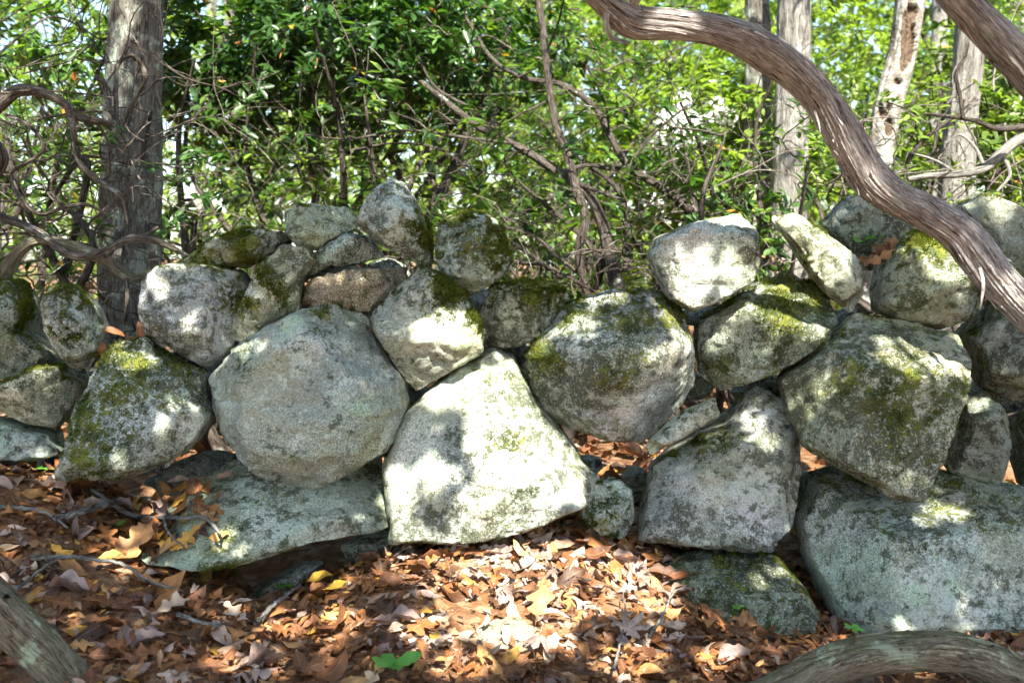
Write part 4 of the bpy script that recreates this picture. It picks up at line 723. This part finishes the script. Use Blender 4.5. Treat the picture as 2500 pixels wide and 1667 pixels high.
# low twiggy growth just behind the wall crest
for q, (fx, fy, Y, rx, lab) in enumerate([(120, 470, .7, .4, 'leafless twig thicket under the gnarled limbs at left'), (520, 440, 1.3, .55, 'thin twiggy bush behind the moss-capped flat stone'), (1250, 520, 1.4, .6, 'twiggy undergrowth filling the dip in the wall'), (1720, 440, 1.2, .45, 'bare twig tangle behind the white sunlit boulder'), (2120, 400, 1.3, .5, 'pale bare twigs around the foot of the dead snag'), (880, 420, 1.6, .6, 'shady twig thicket behind the egg-shaped boulder')]):
    c = at(fx, fy, Y)
    laurel((c[0], Y, 0), 1, rx, .35, 70, lab, 320 + q, 5, .055, 7, .2, .5, .3, center=c, bare=40, name='twig_thicket', group='twig thickets behind the wall', mat=M_BRIGHT if q > 3 else M_LAUREL, gate=-.5)
def dead_twigs(t, n, fbox, Yr, seed, mat, rmax=.0042):
    rng = np.random.default_rng(seed); bag = Bag(); b = np.array(t.location)
    for _ in range(n):
        p = at(rng.uniform(fbox[0], fbox[2]), rng.uniform(fbox[1], fbox[3]), rng.uniform(*Yr)); d = nrm(rng.normal(size=3) * np.array([1, .6, .55])); pts = [p]; m = int(rng.integers(5, 10)); st = rng.uniform(.05, .13)
        for _k in range(m):
            d = nrm(d + rng.normal(size=3) * .33 + np.array([0, 0, .03])); p = p + d * st; pts.append(p)
        pts = np.array(pts); r = rng.uniform(.0014, rmax)
        if pts[:, 2].min() < .12: continue
        S_ = resample(pts, 3 * m); V, F, bk, _ = tube(S_, np.linspace(r, r * .35, len(S_)), 4); bag.add(V, F, bk=bk)
        for _k in range(int(rng.integers(1, 4))):
            q = pts[int(rng.integers(1, m))]; e = nrm(d + rng.normal(size=3) * .8); l = st * rng.uniform(1, 3); S_ = resample(np.array([q, q + e * l * .5 + rng.normal(size=3) * .015, q + nrm(e + rng.normal(size=3) * .3) * l]), 6)
            V, F, bk, _ = tube(S_, np.linspace(r * .6, r * .25, 6), 3); bag.add(V, F, bk=bk)
    obj('dead_twigs', bag.mesh('dead_twigs', b), mat, t, kind='stuff')
TH = [o for o in COL.objects if o.name.startswith('twig_thicket')]; M_PALE = mat_bark('pale_twig', (.05, .042, .033), (.18, .152, .125), (.36, .325, .275), (.46, .50, .45), .57)
for q, (o, bx, Yr, m_, n_) in enumerate(zip(TH, [(-60, 300, 330, 650), (330, 250, 760, 560), (1050, 420, 1560, 660), (1580, 330, 1950, 520), (1880, 180, 2400, 470), (640, 150, 1150, 480)], [(.35, .9), (.9, 2.), (.7, 1.8), (.8, 2.0), (.9, 2.0), (1.0, 2.2)], [M_TWIG, M_PALE, M_TWIG, M_PALE, M_PALE, M_TWIG], [70, 22, 60, 24, 45, 24])): dead_twigs(o, n_, bx, Yr, 900 + q, m_)
dead_twigs(cl, 26, (1000, 0, 1700, 420), (.9, 2.4), 920, M_TWIG, .005); dead_twigs(gnarl, 30, (-40, 0, 330, 420), (.1, .8), 921, M_TWIG, .0035)
# rows farther back
LABS = ['with yellow-green sunlit tops', 'with deep green lower leaves', 'with loose open twigs', 'leaning towards the light']
def where(x): return 'far left' if x < -2.2 else 'left of centre' if x < -.6 else 'behind the middle' if x < .8 else 'right of centre' if x < 2.4 else 'far right'
rr = np.random.default_rng(5); cnt = 0
for row, (Y, z, n, L0, sp) in enumerate([(3.6, 1.25, 8, .064, 1.0), (5.4, 1.6, 9, .074, 1.35), (8.0, 2.1, 9, .10, 2.0)]):
    for i in range(n):
        x = (i - (n - 1) / 2) * sp + rr.uniform(-.3, .3); thin = .4 if x / (Y + 2.9) < -.22 else 1
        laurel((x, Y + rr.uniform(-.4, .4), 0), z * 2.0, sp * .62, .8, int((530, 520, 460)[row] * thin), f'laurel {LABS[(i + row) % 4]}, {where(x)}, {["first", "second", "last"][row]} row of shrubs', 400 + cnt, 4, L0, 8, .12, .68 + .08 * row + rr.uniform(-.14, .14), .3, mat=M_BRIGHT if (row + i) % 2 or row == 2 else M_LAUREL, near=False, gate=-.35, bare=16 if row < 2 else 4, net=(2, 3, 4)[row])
        cnt += 1
# blossom clusters on the sunlit laurel
rb = np.random.default_rng(8)
FLW = [(1560, 270, 1.9), (1600, 240, 1.95), (1640, 250, 1.95), (1580, 300, 1.9), (1625, 285, 1.95), (1545, 310, 1.9), (1600, 330, 1.95), (1670, 275, 2.0), (1530, 285, 1.9), (1650, 310, 2.0), (1560, 350, 1.9), (1500, 470, 1.9), (1520, 330, 2.), (1690, 245, 2.1), (1740, 60, 2.6), (1600, 205, 2.2), (1570, 235, 2.), (1610, 260, 1.9), (1590, 285, 1.85), (1630, 325, 1.9), (1575, 320, 1.85), (1540, 260, 1.9), (1660, 230, 2.), (1550, 290, 1.85), (1615, 305, 1.85), (1500, 300, 2.0), (1510, 350, 1.95)]
fb = np.array(fl.location)
for fx, fy, Y in FLW[:22:2] + FLW[3:15:4]:
    c0 = at(fx, fy, Y); n = 34; d = nrm(rb.normal(size=(n, 3)) + np.array([0, -.6, .6])); pc = c0 + d * .055 * rb.uniform(.7, 1.1, (n, 1))
    VV, FF = [], []
    for k in range(n):
        a_ = nrm(np.cross(d[k], [.3, .5, .8])); b_ = np.cross(d[k], a_); th = np.arange(5) * 2 * math.pi / 5; r_ = .0105
        ring = pc[k] + d[k] * .006 + (np.cos(th)[:, None] * a_ + np.sin(th)[:, None] * b_) * r_; o_ = len(VV) * 6
        VV.append(np.concatenate([pc[k][None], ring])); FF.append(np.array([[0, 1 + j, 1 + (j + 1) % 5] for j in range(5)]) + k * 6)
    obj('blossom_cluster', mesh('blossom_cluster', np.concatenate(VV) - fb, np.concatenate(FF), None, False), M_FLOWER, fl, kind='stuff')
# crowns of the standing trees
for q, t in enumerate((cedar, tr2, tr3, tr4, tr5)):
    tp0 = np.array(t['top']); del t['top']; r5 = np.random.default_rng(600 + q); cc = tp0 + np.array([0, 0, -.6]); n = 80
    tips_ = cc + nrm(r5.normal(size=(n, 3))) * r5.random((n, 1)) ** .5 * np.array([1.5, 1.5, 1.5]); tips_ = tips_[(proj(tips_)[:, 1] < 60)]
    b0 = np.array(t.location); bag = Bag(); twig_net(bag, [tp0, tp0 - [0, 0, .5], tp0 - [0, 0, 1.0]], None, tips_, r5, .006, 4); obj('branches', bag.mesh('branches', b0), M_TWIG, t, kind='stuff')
    V, F, tt = whorls(tips_, nrm(r5.normal(size=tips_.shape) + [0, 0, .6]), 8, .11, r5, False, .5, .3); obj('crown', mesh('crown', V - b0, F, {'tint': tt}), M_BRIGHT, t, kind='stuff')
# distant wood: trunks as trees, leaf mass as one
rf = np.random.default_rng(77)
for q in range(16):
    Y = rf.uniform(9, 22); x = rf.uniform(-.55, .55) * (Y + 2.9); r0 = rf.uniform(.07, .16); H = 9; b = np.array([x, Y, float(gz(np.array([x]), np.array([Y]))[0])])
    t = empty('forest_tree', b, f'distant forest trunk number {q + 1} counted from the left', 'tree', 'distant trees in the wood')
    S_ = resample(np.array([b - [0, 0, .1], b + [rf.normal() * .2, 0, 3], b + [rf.normal() * .4, 0, H]]), 24); V, F, bk, _ = tube(S_, np.linspace(r0, r0 * .6, 24), 14, .05, 2, q, 0, .08)
    obj('trunk', mesh('trunk', V - b, F, {'bk': bk}), M_OAK if q % 3 else M_CEDAR, t)
    n = 260; tips_ = b + np.array([0, 0, H - 2.2]) + nrm(rf.normal(size=(n, 3))) * rf.random((n, 1)) ** .45 * np.array([2.4, 2.0, 3.6]); V, F, tt = whorls(tips_, nrm(rf.normal(size=tips_.shape) + [0, 0, .6]), 8, .2, rf, False, .6, .3)
    obj('crown', mesh('crown', V - b, F, {'tint': tt}), M_BRIGHT, t, kind='stuff')
ft = [o for o in COL.objects if o.name.startswith('forest_tree')]; ft.sort(key=lambda o: o.location[0] / (o.location[1] + 2.9))
ORD = 'first second third fourth fifth sixth seventh eighth ninth tenth eleventh twelfth thirteenth fourteenth fifteenth sixteenth'.split()
for o, w_ in zip(ft, ORD): o['label'] = f'distant forest tree seen over the shrubs, {w_} counting from the left'
n = 9800; Yf = rf.uniform(10, 26, n); xf = rf.uniform(-.78, .78, n) * (Yf + 2.9); zf = rf.random(n) * (.9 + .30 * (Yf + 2.9)); tips_ = np.stack([xf, Yf, zf], -1)
tips_ = tips_[(fbm(tips_ * .45, 2, 9) > -.22) & ((tips_[:, 0] / (tips_[:, 1] + 2.9) > -.27) | (rf.random(len(tips_)) < .35))]
V, F, tt = whorls(tips_, nrm(rf.normal(size=tips_.shape) + [0, -.2, .6]), 8, .26, rf, False, .66, .32)
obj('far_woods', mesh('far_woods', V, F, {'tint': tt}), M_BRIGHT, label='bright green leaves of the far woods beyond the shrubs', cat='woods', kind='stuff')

# ------------------------------------------------------------------ fallen leaves
def leaf_shape(kind, rng):
    c1, c2, c3, tw = rng.normal() * .6, rng.normal() * .28, rng.normal() * .5, rng.normal() * .6
    def bend(x, u): return c1 * abs(u) ** 1.3 + c2 * (x * 2) ** 2 * .35 + c3 * u * x + .03 * np.sin(8 * x + 6 * u + tw) + .02 * np.sin(23 * u + tw * 5 + 11 * x)
    if kind == 'maple':                                         # broad leaf with five points
        n = 29; ph = np.linspace(-math.pi * .93, math.pi * .93, n); r = .16 + 0 * ph
        for k, (a_, ln, wd) in enumerate([(0, .46, .42), (.85, .38, .40), (-.85, .38, .40), (1.75, .26, .40), (-1.75, .26, .40)]): r = np.maximum(r, ln * (1 + rng.normal() * .08) * np.clip(1 - abs(ph - a_) / wd, 0, 1) ** .8 + .14 * (abs(ph - a_) < wd * 1.6))
        r = r * (1 + .07 * np.sin(ph * 23)); x = r * np.cos(ph); u = r * np.sin(ph); half = .5
        V = np.concatenate([[[0, 0, 0]], np.stack([x * half, u * half, bend(x * half, u * half)], -1), np.stack([x, u, bend(x, u)], -1)]); i = np.arange(n - 1)
        F = np.concatenate([np.stack([0 * i, 1 + i, 2 + i], -1), np.stack([1 + i, 1 + n + i, 2 + n + i], -1), np.stack([1 + i, 2 + n + i, 2 + i], -1)])
        lv = np.zeros((len(V), 3)); lv[:, 0] = np.clip(V[:, 1] * 3, -1, 1); lv[:, 1] = V[:, 0] + .5
        o = -.16
    else:
        n = 18 if kind == 'oak' else 9; v = np.linspace(0, 1, n); env = np.sin(math.pi * np.clip(v * .97 + .015, 0, 1)) ** .7
        if kind == 'oak':
            fr = rng.choice([2.6, 3.0, 3.5]); lob = (.5 + .5 * np.cos(2 * math.pi * (v * fr + rng.uniform(0, .3)))) ** .7; wd = (.022 + env * (.05 + .20 * lob)) * np.interp(v, [0, .15, .6, 1], [.3, .7, 1.15, .55]); sh = lob * .06 * env
        else: wd = env ** 1.3 * rng.uniform(.15, .27) * (1 + .06 * np.sin(v * 60)) + .004; sh = 0 * v; c1 *= 1.5; c2 *= 1.6
        jit = 1 + rng.normal(size=(2, n)) * .13; rows = []
        for sgn, e in ((-1, jit[0]), (0, 0 * v + 1), (1, jit[1])):
            u = sgn * wd * e; x = v - .5 + abs(sgn) * sh; rows.append(np.stack([x, u, bend(x, u)], -1))
        V = np.concatenate(rows); i = np.arange(n - 1)
        F = np.concatenate([np.stack([i, i + 1, i + 1 + n], -1), np.stack([i, i + 1 + n, i + n], -1), np.stack([i + n, i + 1 + n, i + 1 + 2 * n], -1), np.stack([i + n, i + 1 + 2 * n, i + 2 * n], -1)])
        lv = np.zeros((len(V), 3)); lv[:n, 0] = -1; lv[2 * n:3 * n, 0] = 1; lv[:, 1] = np.tile(v, 3); o = -.5
    z0 = float(bend(np.array(o), np.array(0.))); st = np.array([[o, -.008, z0], [o, .008, z0], [o - .24, .005, z0 + .05]]); k = len(V)
    return np.concatenate([V, st]), np.concatenate([F, [[k, k + 1, k + 2]]]), np.concatenate([lv, [[.01, 0, 0]] * 3])
rlf = np.random.default_rng(909); VAR = []
for q in range(48):
    kd = ['oak', 'plain', 'oak', 'oak', 'plain', 'plain', 'oak', 'plain', 'oak', 'plain', 'oak', 'plain'][q % 12]; V, F, lv = leaf_shape(kd, rlf); t = rlf.choice([.02, .1, .18, .26, .33, .4, .5, .58, .64, .7, .78, .86, .93, 1.], p=[.10, .12, .14, .14, .12, .10, .08, .05, .035, .035, .03, .03, .008, .012])
    VAR.append((kd, V, F, lv, t, mesh('leaf', V, F, {'lv': lv, 'tint': np.full(len(V), t)})))
    VAR[-1][5].materials.append(M_LITTER)
def frame(nv, yaw):
    nv = nrm(nv); x = np.array([math.cos(yaw), math.sin(yaw), 0.]); x = nrm(x - nv * (x @ nv)); y = np.cross(nv, x); return np.stack([x, y, nv], 1)
def gnorm(x, y):
    e = .02; q = gz(np.array([x - e, x + e, x, x]), np.array([y, y, y - e, y + e])); return nrm(np.array([-(q[1] - q[0]) / (2 * e), -(q[3] - q[2]) / (2 * e), 1]))
from mathutils import Matrix
def put_leaf(p, nv, yaw, sz, var, parent=None, name='leaf', **kw):
    Rm = frame(nv, yaw) * sz; o = obj(name, VAR[var][5], None, parent, **kw)
    o.matrix_local = Matrix([[*Rm[0], p[0]], [*Rm[1], p[1]], [*Rm[2], p[2]], [0, 0, 0, 1]]); return o
nl = 0; tries = 0; used = []
while nl < 256 and tries < 9000:                               # the leaves that show largest, one by one
    tries += 1; f = (rlf.uniform(-30, 2000), rlf.uniform(1080, 1567)); h, n = cast(CAM, ray(*f))
    if h is None or h[1] > -.02 or n[2] < .55: continue
    if h[2] - float(gz(h[:1], h[1:2])[0]) > .03: continue
    if 1035 < f[0] < 1270 and 1380 < f[1] < 1530: continue
    if any((h[0] - a) ** 2 + (h[1] - b) ** 2 < .028 ** 2 for a, b in used): continue
    used.append((h[0], h[1])); sz = rlf.uniform(.05, .105); nv = gnorm(h[0], h[1]) + rlf.normal(size=3) * np.array([.4, .4, .1])
    put_leaf(h + [0, 0, rlf.uniform(.012, .03)], nv, rlf.uniform(0, 6.28), sz, int(rlf.integers(48)), floor); nl += 1
bag = Bag()
def litter(n, xr, yr, sz0, sz1, lift):
    x = rlf.uniform(*xr, n); y = rlf.uniform(*yr, n); z = gz(x, y); e = .02; dzx = (gz(x + e, y) - gz(x - e, y)) / (2 * e); dzy = (gz(x, y + e) - gz(x, y - e)) / (2 * e)
    for i in range(n):
        k = int(rlf.integers(48)) if sz1 > .05 else int(rlf.integers(24)) * 2 + 1; kd, V, F, lv, t, _ = VAR[k]; nv = np.array([-dzx[i], -dzy[i], 1]) + rlf.normal(size=3) * np.array([.42, .42, .1])
        Q = V * rlf.uniform(sz0, sz1) @ frame(nv, rlf.uniform(0, 6.28)).T + np.array([x[i], y[i], z[i] + rlf.uniform(0, lift)])
        pq = proj(np.array([x[i], y[i], z[i]]))
        if 1035 < pq[0] < 1270 and 1385 < pq[1] < 1525 and rlf.random() < .62: continue
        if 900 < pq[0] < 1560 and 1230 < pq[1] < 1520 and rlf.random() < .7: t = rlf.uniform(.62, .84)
        if -1.05 < x[i] < -.55 and y[i] > -.42 and rlf.random() < .8: continue
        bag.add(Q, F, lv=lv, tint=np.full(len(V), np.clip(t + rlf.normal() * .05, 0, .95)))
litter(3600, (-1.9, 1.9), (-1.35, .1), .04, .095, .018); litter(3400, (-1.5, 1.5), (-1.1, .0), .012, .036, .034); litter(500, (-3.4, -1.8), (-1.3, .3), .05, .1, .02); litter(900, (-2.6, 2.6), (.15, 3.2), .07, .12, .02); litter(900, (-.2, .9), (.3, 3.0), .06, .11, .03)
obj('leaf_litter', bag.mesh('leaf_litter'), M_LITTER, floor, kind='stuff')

ORDW = {3: ['topmost', 'middle', 'lowest'], 4: ['topmost', 'second from the top', 'second from the bottom', 'lowest'], 6: ['topmost', 'second from the top', 'third from the top', 'third from the bottom', 'second from the bottom', 'lowest']}
def ranked(pts): r = sorted(pts, key=lambda a: a[1]); return [(a, b, ORDW[len(pts)][r.index((a, b))]) for a, b in pts]
def lone(fx, fy, sz, var_kind, tint, yaw, label, tilt=(0, 0, 0), up=.02, name='fallen_leaf', group=None, curl=None):
    h, n = surf(fx, fy); rg = np.random.default_rng(int(fx * 7 + fy)); V, F, lv = leaf_shape(var_kind, rg); me = mesh(name, V, F, {'lv': lv, 'tint': np.full(len(V), tint)}); me.materials.append(M_LITTER)
    Rm = frame(nrm(n * .6 + np.array([0, -.25, .8])) + np.array(tilt), yaw) * sz; o = obj(name, me, None, None, label=label, cat='leaf', group=group)
    h = h + n * up; o.matrix_world = Matrix([[*Rm[0], h[0]], [*Rm[1], h[1]], [*Rm[2], h[2]], [0, 0, 0, 1]]); return o
lone(508, 1237, .05, 'plain', .92, .4, 'glowing orange leaf lying alone on the jutting slab', (0, -.5, 0), .015)
lone(1240, 1415, .14, 'oak', .52, 1.45, 'large tan lobed oak leaf on the sunlit rock before the wall', (0, -.2, 0), .04)
lone(1235, 1500, .11, 'maple', .63, 4.5, 'purplish grey leaf just below the large tan oak leaf', (0, -.1, 0), .04)
lone(385, 1425, .085, 'oak', .82, .7, 'pale cream curled leaf in the dark litter at lower left', (0, -.5, 0), .04)
lone(745, 1355, .065, 'plain', .95, .3, 'long yellow leaf below the dark hollow', (0, -.4, 0), .04)
lone(780, 1378, .055, 'plain', .97, .5, 'speckled yellow leaf beside the long yellow one', (0, -.3, 0), .04)
lone(1195, 1290, .06, 'plain', .91, 2.0, 'orange oval leaf on the sunlit leaf mound', (0, -.4, 0), .04)
lone(245, 1310, .05, 'plain', .95, .5, 'yellow leaf on the shaded litter above the log', (0, -.4, 0), .04)
lone(290, 1290, .16, 'oak', .45, 1.2, 'big brown oak leaf draped beside the slab', (0, -.5, 0), .04)
lone(120, 1140, .11, 'oak', .6, .3, 'tan oak leaf below the triangular mossy boulder', (0, -.5, 0), .04)
lone(540, 1445, .08, 'oak', .80, 2.4, 'pale lobed leaf in the litter left of centre', (0, -.3, 0), .04)
lone(1440, 1480, .11, 'maple', .68, 1.0, 'pinkish grey maple leaf right of the sunlit patch', (0, -.3, 0), .04)
lone(1720, 1425, .07, 'oak', .42, 2.6, 'tan leaf below the low sloping stone', (0, -.4, 0), .04)
for q, (fx, fy, od) in enumerate(ranked([(2020, 590), (2045, 572), (2060, 550), (2030, 560), (2010, 612), (2045, 600)])):
    lone(fx, fy, .085, 'oak', .3 + .06 * (q % 3), q * 1.3, f'{od} of six curled brown oak leaves wedged beside the yellow moss cap', (.5 * math.sin(q), -.8, .2), .03, group='leaves wedged beside the moss cap')
for q, (fx, fy, od) in enumerate(ranked([(1775, 588), (1790, 605), (1800, 596), (1770, 613), (1810, 620), (1785, 628)])):
    lone(fx, fy, .075, 'oak', .5 + .07 * (q % 4), q * 1.1, f'{od} of the dry leaves between the white boulder and the slanting stone', (.5 * math.cos(q), -.8, .2), .025, group='dry leaf clump on the wall')
for q, (fx, fy, od) in enumerate(ranked([(215, 638), (225, 655), (210, 670)])):
    lone(fx, fy, .08, 'oak', .22, 1.2 + q, f'{od} of the rust-red leaves caught in twigs left of the shaggy trunk', (0, -1.2, 0), .04, group='rust-red leaves by the trunk')
for q, (fx, fy, od) in enumerate(ranked([(245, 760), (300, 776), (330, 768), (225, 802)])):
    lone(fx, fy, .07, 'plain', .26, q * .8, f'{od} of four red-brown leaves lodged above the triangular mossy boulder', (0, -.6, 0), .015, group='leaves lodged above the mossy boulder')
for q, (fx, fy) in enumerate([(440, 1110), (480, 1125), (420, 1150), (460, 1170), (510, 1150), (430, 1195), (400, 1215), (480, 1195), (520, 1110), (380, 1240), (440, 1235), (420, 1130), (395, 1180), (365, 1210), (455, 1145), (385, 1150), (350, 1230), (410, 1250), (350, 1190), (340, 1250), (500, 1175), (470, 1215), (375, 1265), (330, 1215), (430, 1170), (405, 1235), (340, 1275), (355, 1255), (370, 1225), (345, 1240), (385, 1210), (335, 1260), (360, 1280), (395, 1260), (350, 1215), (375, 1245), (365, 1170), (415, 1115), (390, 1130), (335, 1230), (355, 1160), (400, 1195)]):
    h, n = surf(fx, fy); put_leaf(h + n * (.010 + .003 * (q % 5)), n + rlf.normal(size=3) * .25, q * 1.7, rlf.uniform(.06, .1), int(rlf.integers(48)), floor)

# ------------------------------------------------------------------ twigs, seedlings
def twig(pts, wd, label, mat=M_OAK, up=.034):
    W = [surf(fx, fy)[0] + np.array([0, -.01, up]) for fx, fy in pts]; S_ = resample(np.array(W), 8 * len(W)); S_ += np.random.default_rng(len(label)).normal(size=S_.shape) * .0012
    V, F, bk, _ = tube(S_, np.linspace(wd * 1.35, wd * .7, len(S_)), 9, .1, 2, len(label), 0, .2); b = W[0]
    obj('fallen_twig', mesh('fallen_twig', V - b, F, {'bk': bk}), mat, None, b, label, 'twig', 'twigs on the leaf litter')
twig([(130, 1222), (180, 1208), (225, 1192), (265, 1180), (300, 1160), (350, 1170)], .007, 'lichen-grey forked twig on the litter left of the slab', M_OAK)
twig([(215, 1150), (260, 1182), (310, 1208), (380, 1217), (430, 1217), (480, 1219), (510, 1262), (535, 1310)], .0045, 'long kinked twig running over the slab edge')
twig([(0, 1190), (60, 1196), (110, 1205), (160, 1240)], .004, 'short dark twig at the left edge of the litter')
twig([(355, 1175), (380, 1215), (390, 1250), (430, 1290)], .0035, 'thin twig crossing the long kinked twig')
twig([(80, 1310), (160, 1308), (240, 1315), (300, 1330), (350, 1365), (425, 1385)], .0045, 'grey twig leading down to the dark hollow')
twig([(20, 1405), (60, 1370), (110, 1330), (150, 1310)], .004, 'dark twig above the log in the bottom left corner')
twig([(590, 1460), (630, 1420), (660, 1395), (690, 1370)], .004, 'greenish twig below the dark hollow')
twig([(410, 1440), (440, 1450), (480, 1462), (520, 1465)], .004, 'stub of twig in the lower left litter')
twig([(1490, 1490), (1520, 1440), (1545, 1390), (1580, 1370)], .0025, 'thin pale stem right of the sunlit patch')
twig([(1410, 1567), (1425, 1500), (1435, 1440), (1430, 1390)], .0025, 'upright thin stem beside the pinkish maple leaf')
rs = np.random.default_rng(12)
def seedling(fx, fy, nlv, L, label, up=.02, h=.05):
    b, n = surf(fx, fy); t = empty('seedling', b, label, 'seedling', 'green seedlings in the litter'); topp = np.array([0, -.005, h])
    V, F, bk, _ = tube(resample(np.array([[0, 0, -.01], [.003, 0, h * .5], topp]), 8), np.linspace(.002, .0012, 8), 6); obj('stem', mesh('stem', V, F, {'bk': bk}), M_TWIG, t)
    for k in range(nlv):
        a = k * 2 * math.pi / nlv + rs.normal() * .3; d = np.array([[math.cos(a), math.sin(a), rs.uniform(-.1, .35)]]); V, F, _lv = leaf_shape('plain', rs); V = (V + [.5, 0, 0]) * np.array([1, 1.35, .6]) * L * rs.uniform(.7, 1.1); X = nrm(d[0]); Yv = nrm(np.cross([0, -.35, 1.], X)); V = topp + V[:, :1] * X + V[:, 1:2] * Yv + V[:, 2:] * np.cross(X, Yv)
        obj('leaf', mesh('leaf', V, F, {'tint': np.full(len(V), rs.uniform(.2, 1))}), M_GREEN, t)
seedling(905, 1572, 7, .06, 'bright green broad-leaved seedling at the bottom edge', h=.045)
seedling(657, 1362, 4, .03, 'tiny green seedling below the dark hollow', h=.02)
seedling(1692, 1428, 4, .022, 'small green sprout at the foot of the low sloping stone', h=.04)
seedling(100, 1090, 3, .03, 'tiny green sprig below the left end of the wall', h=.02)
seedling(1990, 575, 4, .055, 'green leaves sprouting in the crevice of wedged oak leaves', h=.03)
seedling(1790, 572, 6, .05, 'light green sprout above the dry leaf clump', h=.04)
seedling(1960, 1475, 4, .022, 'green blades beside the bowed mossy trunk', h=.03)
seedling(270, 1222, 3, .025, 'dark green shoot by the lichen-grey twig', h=.02)
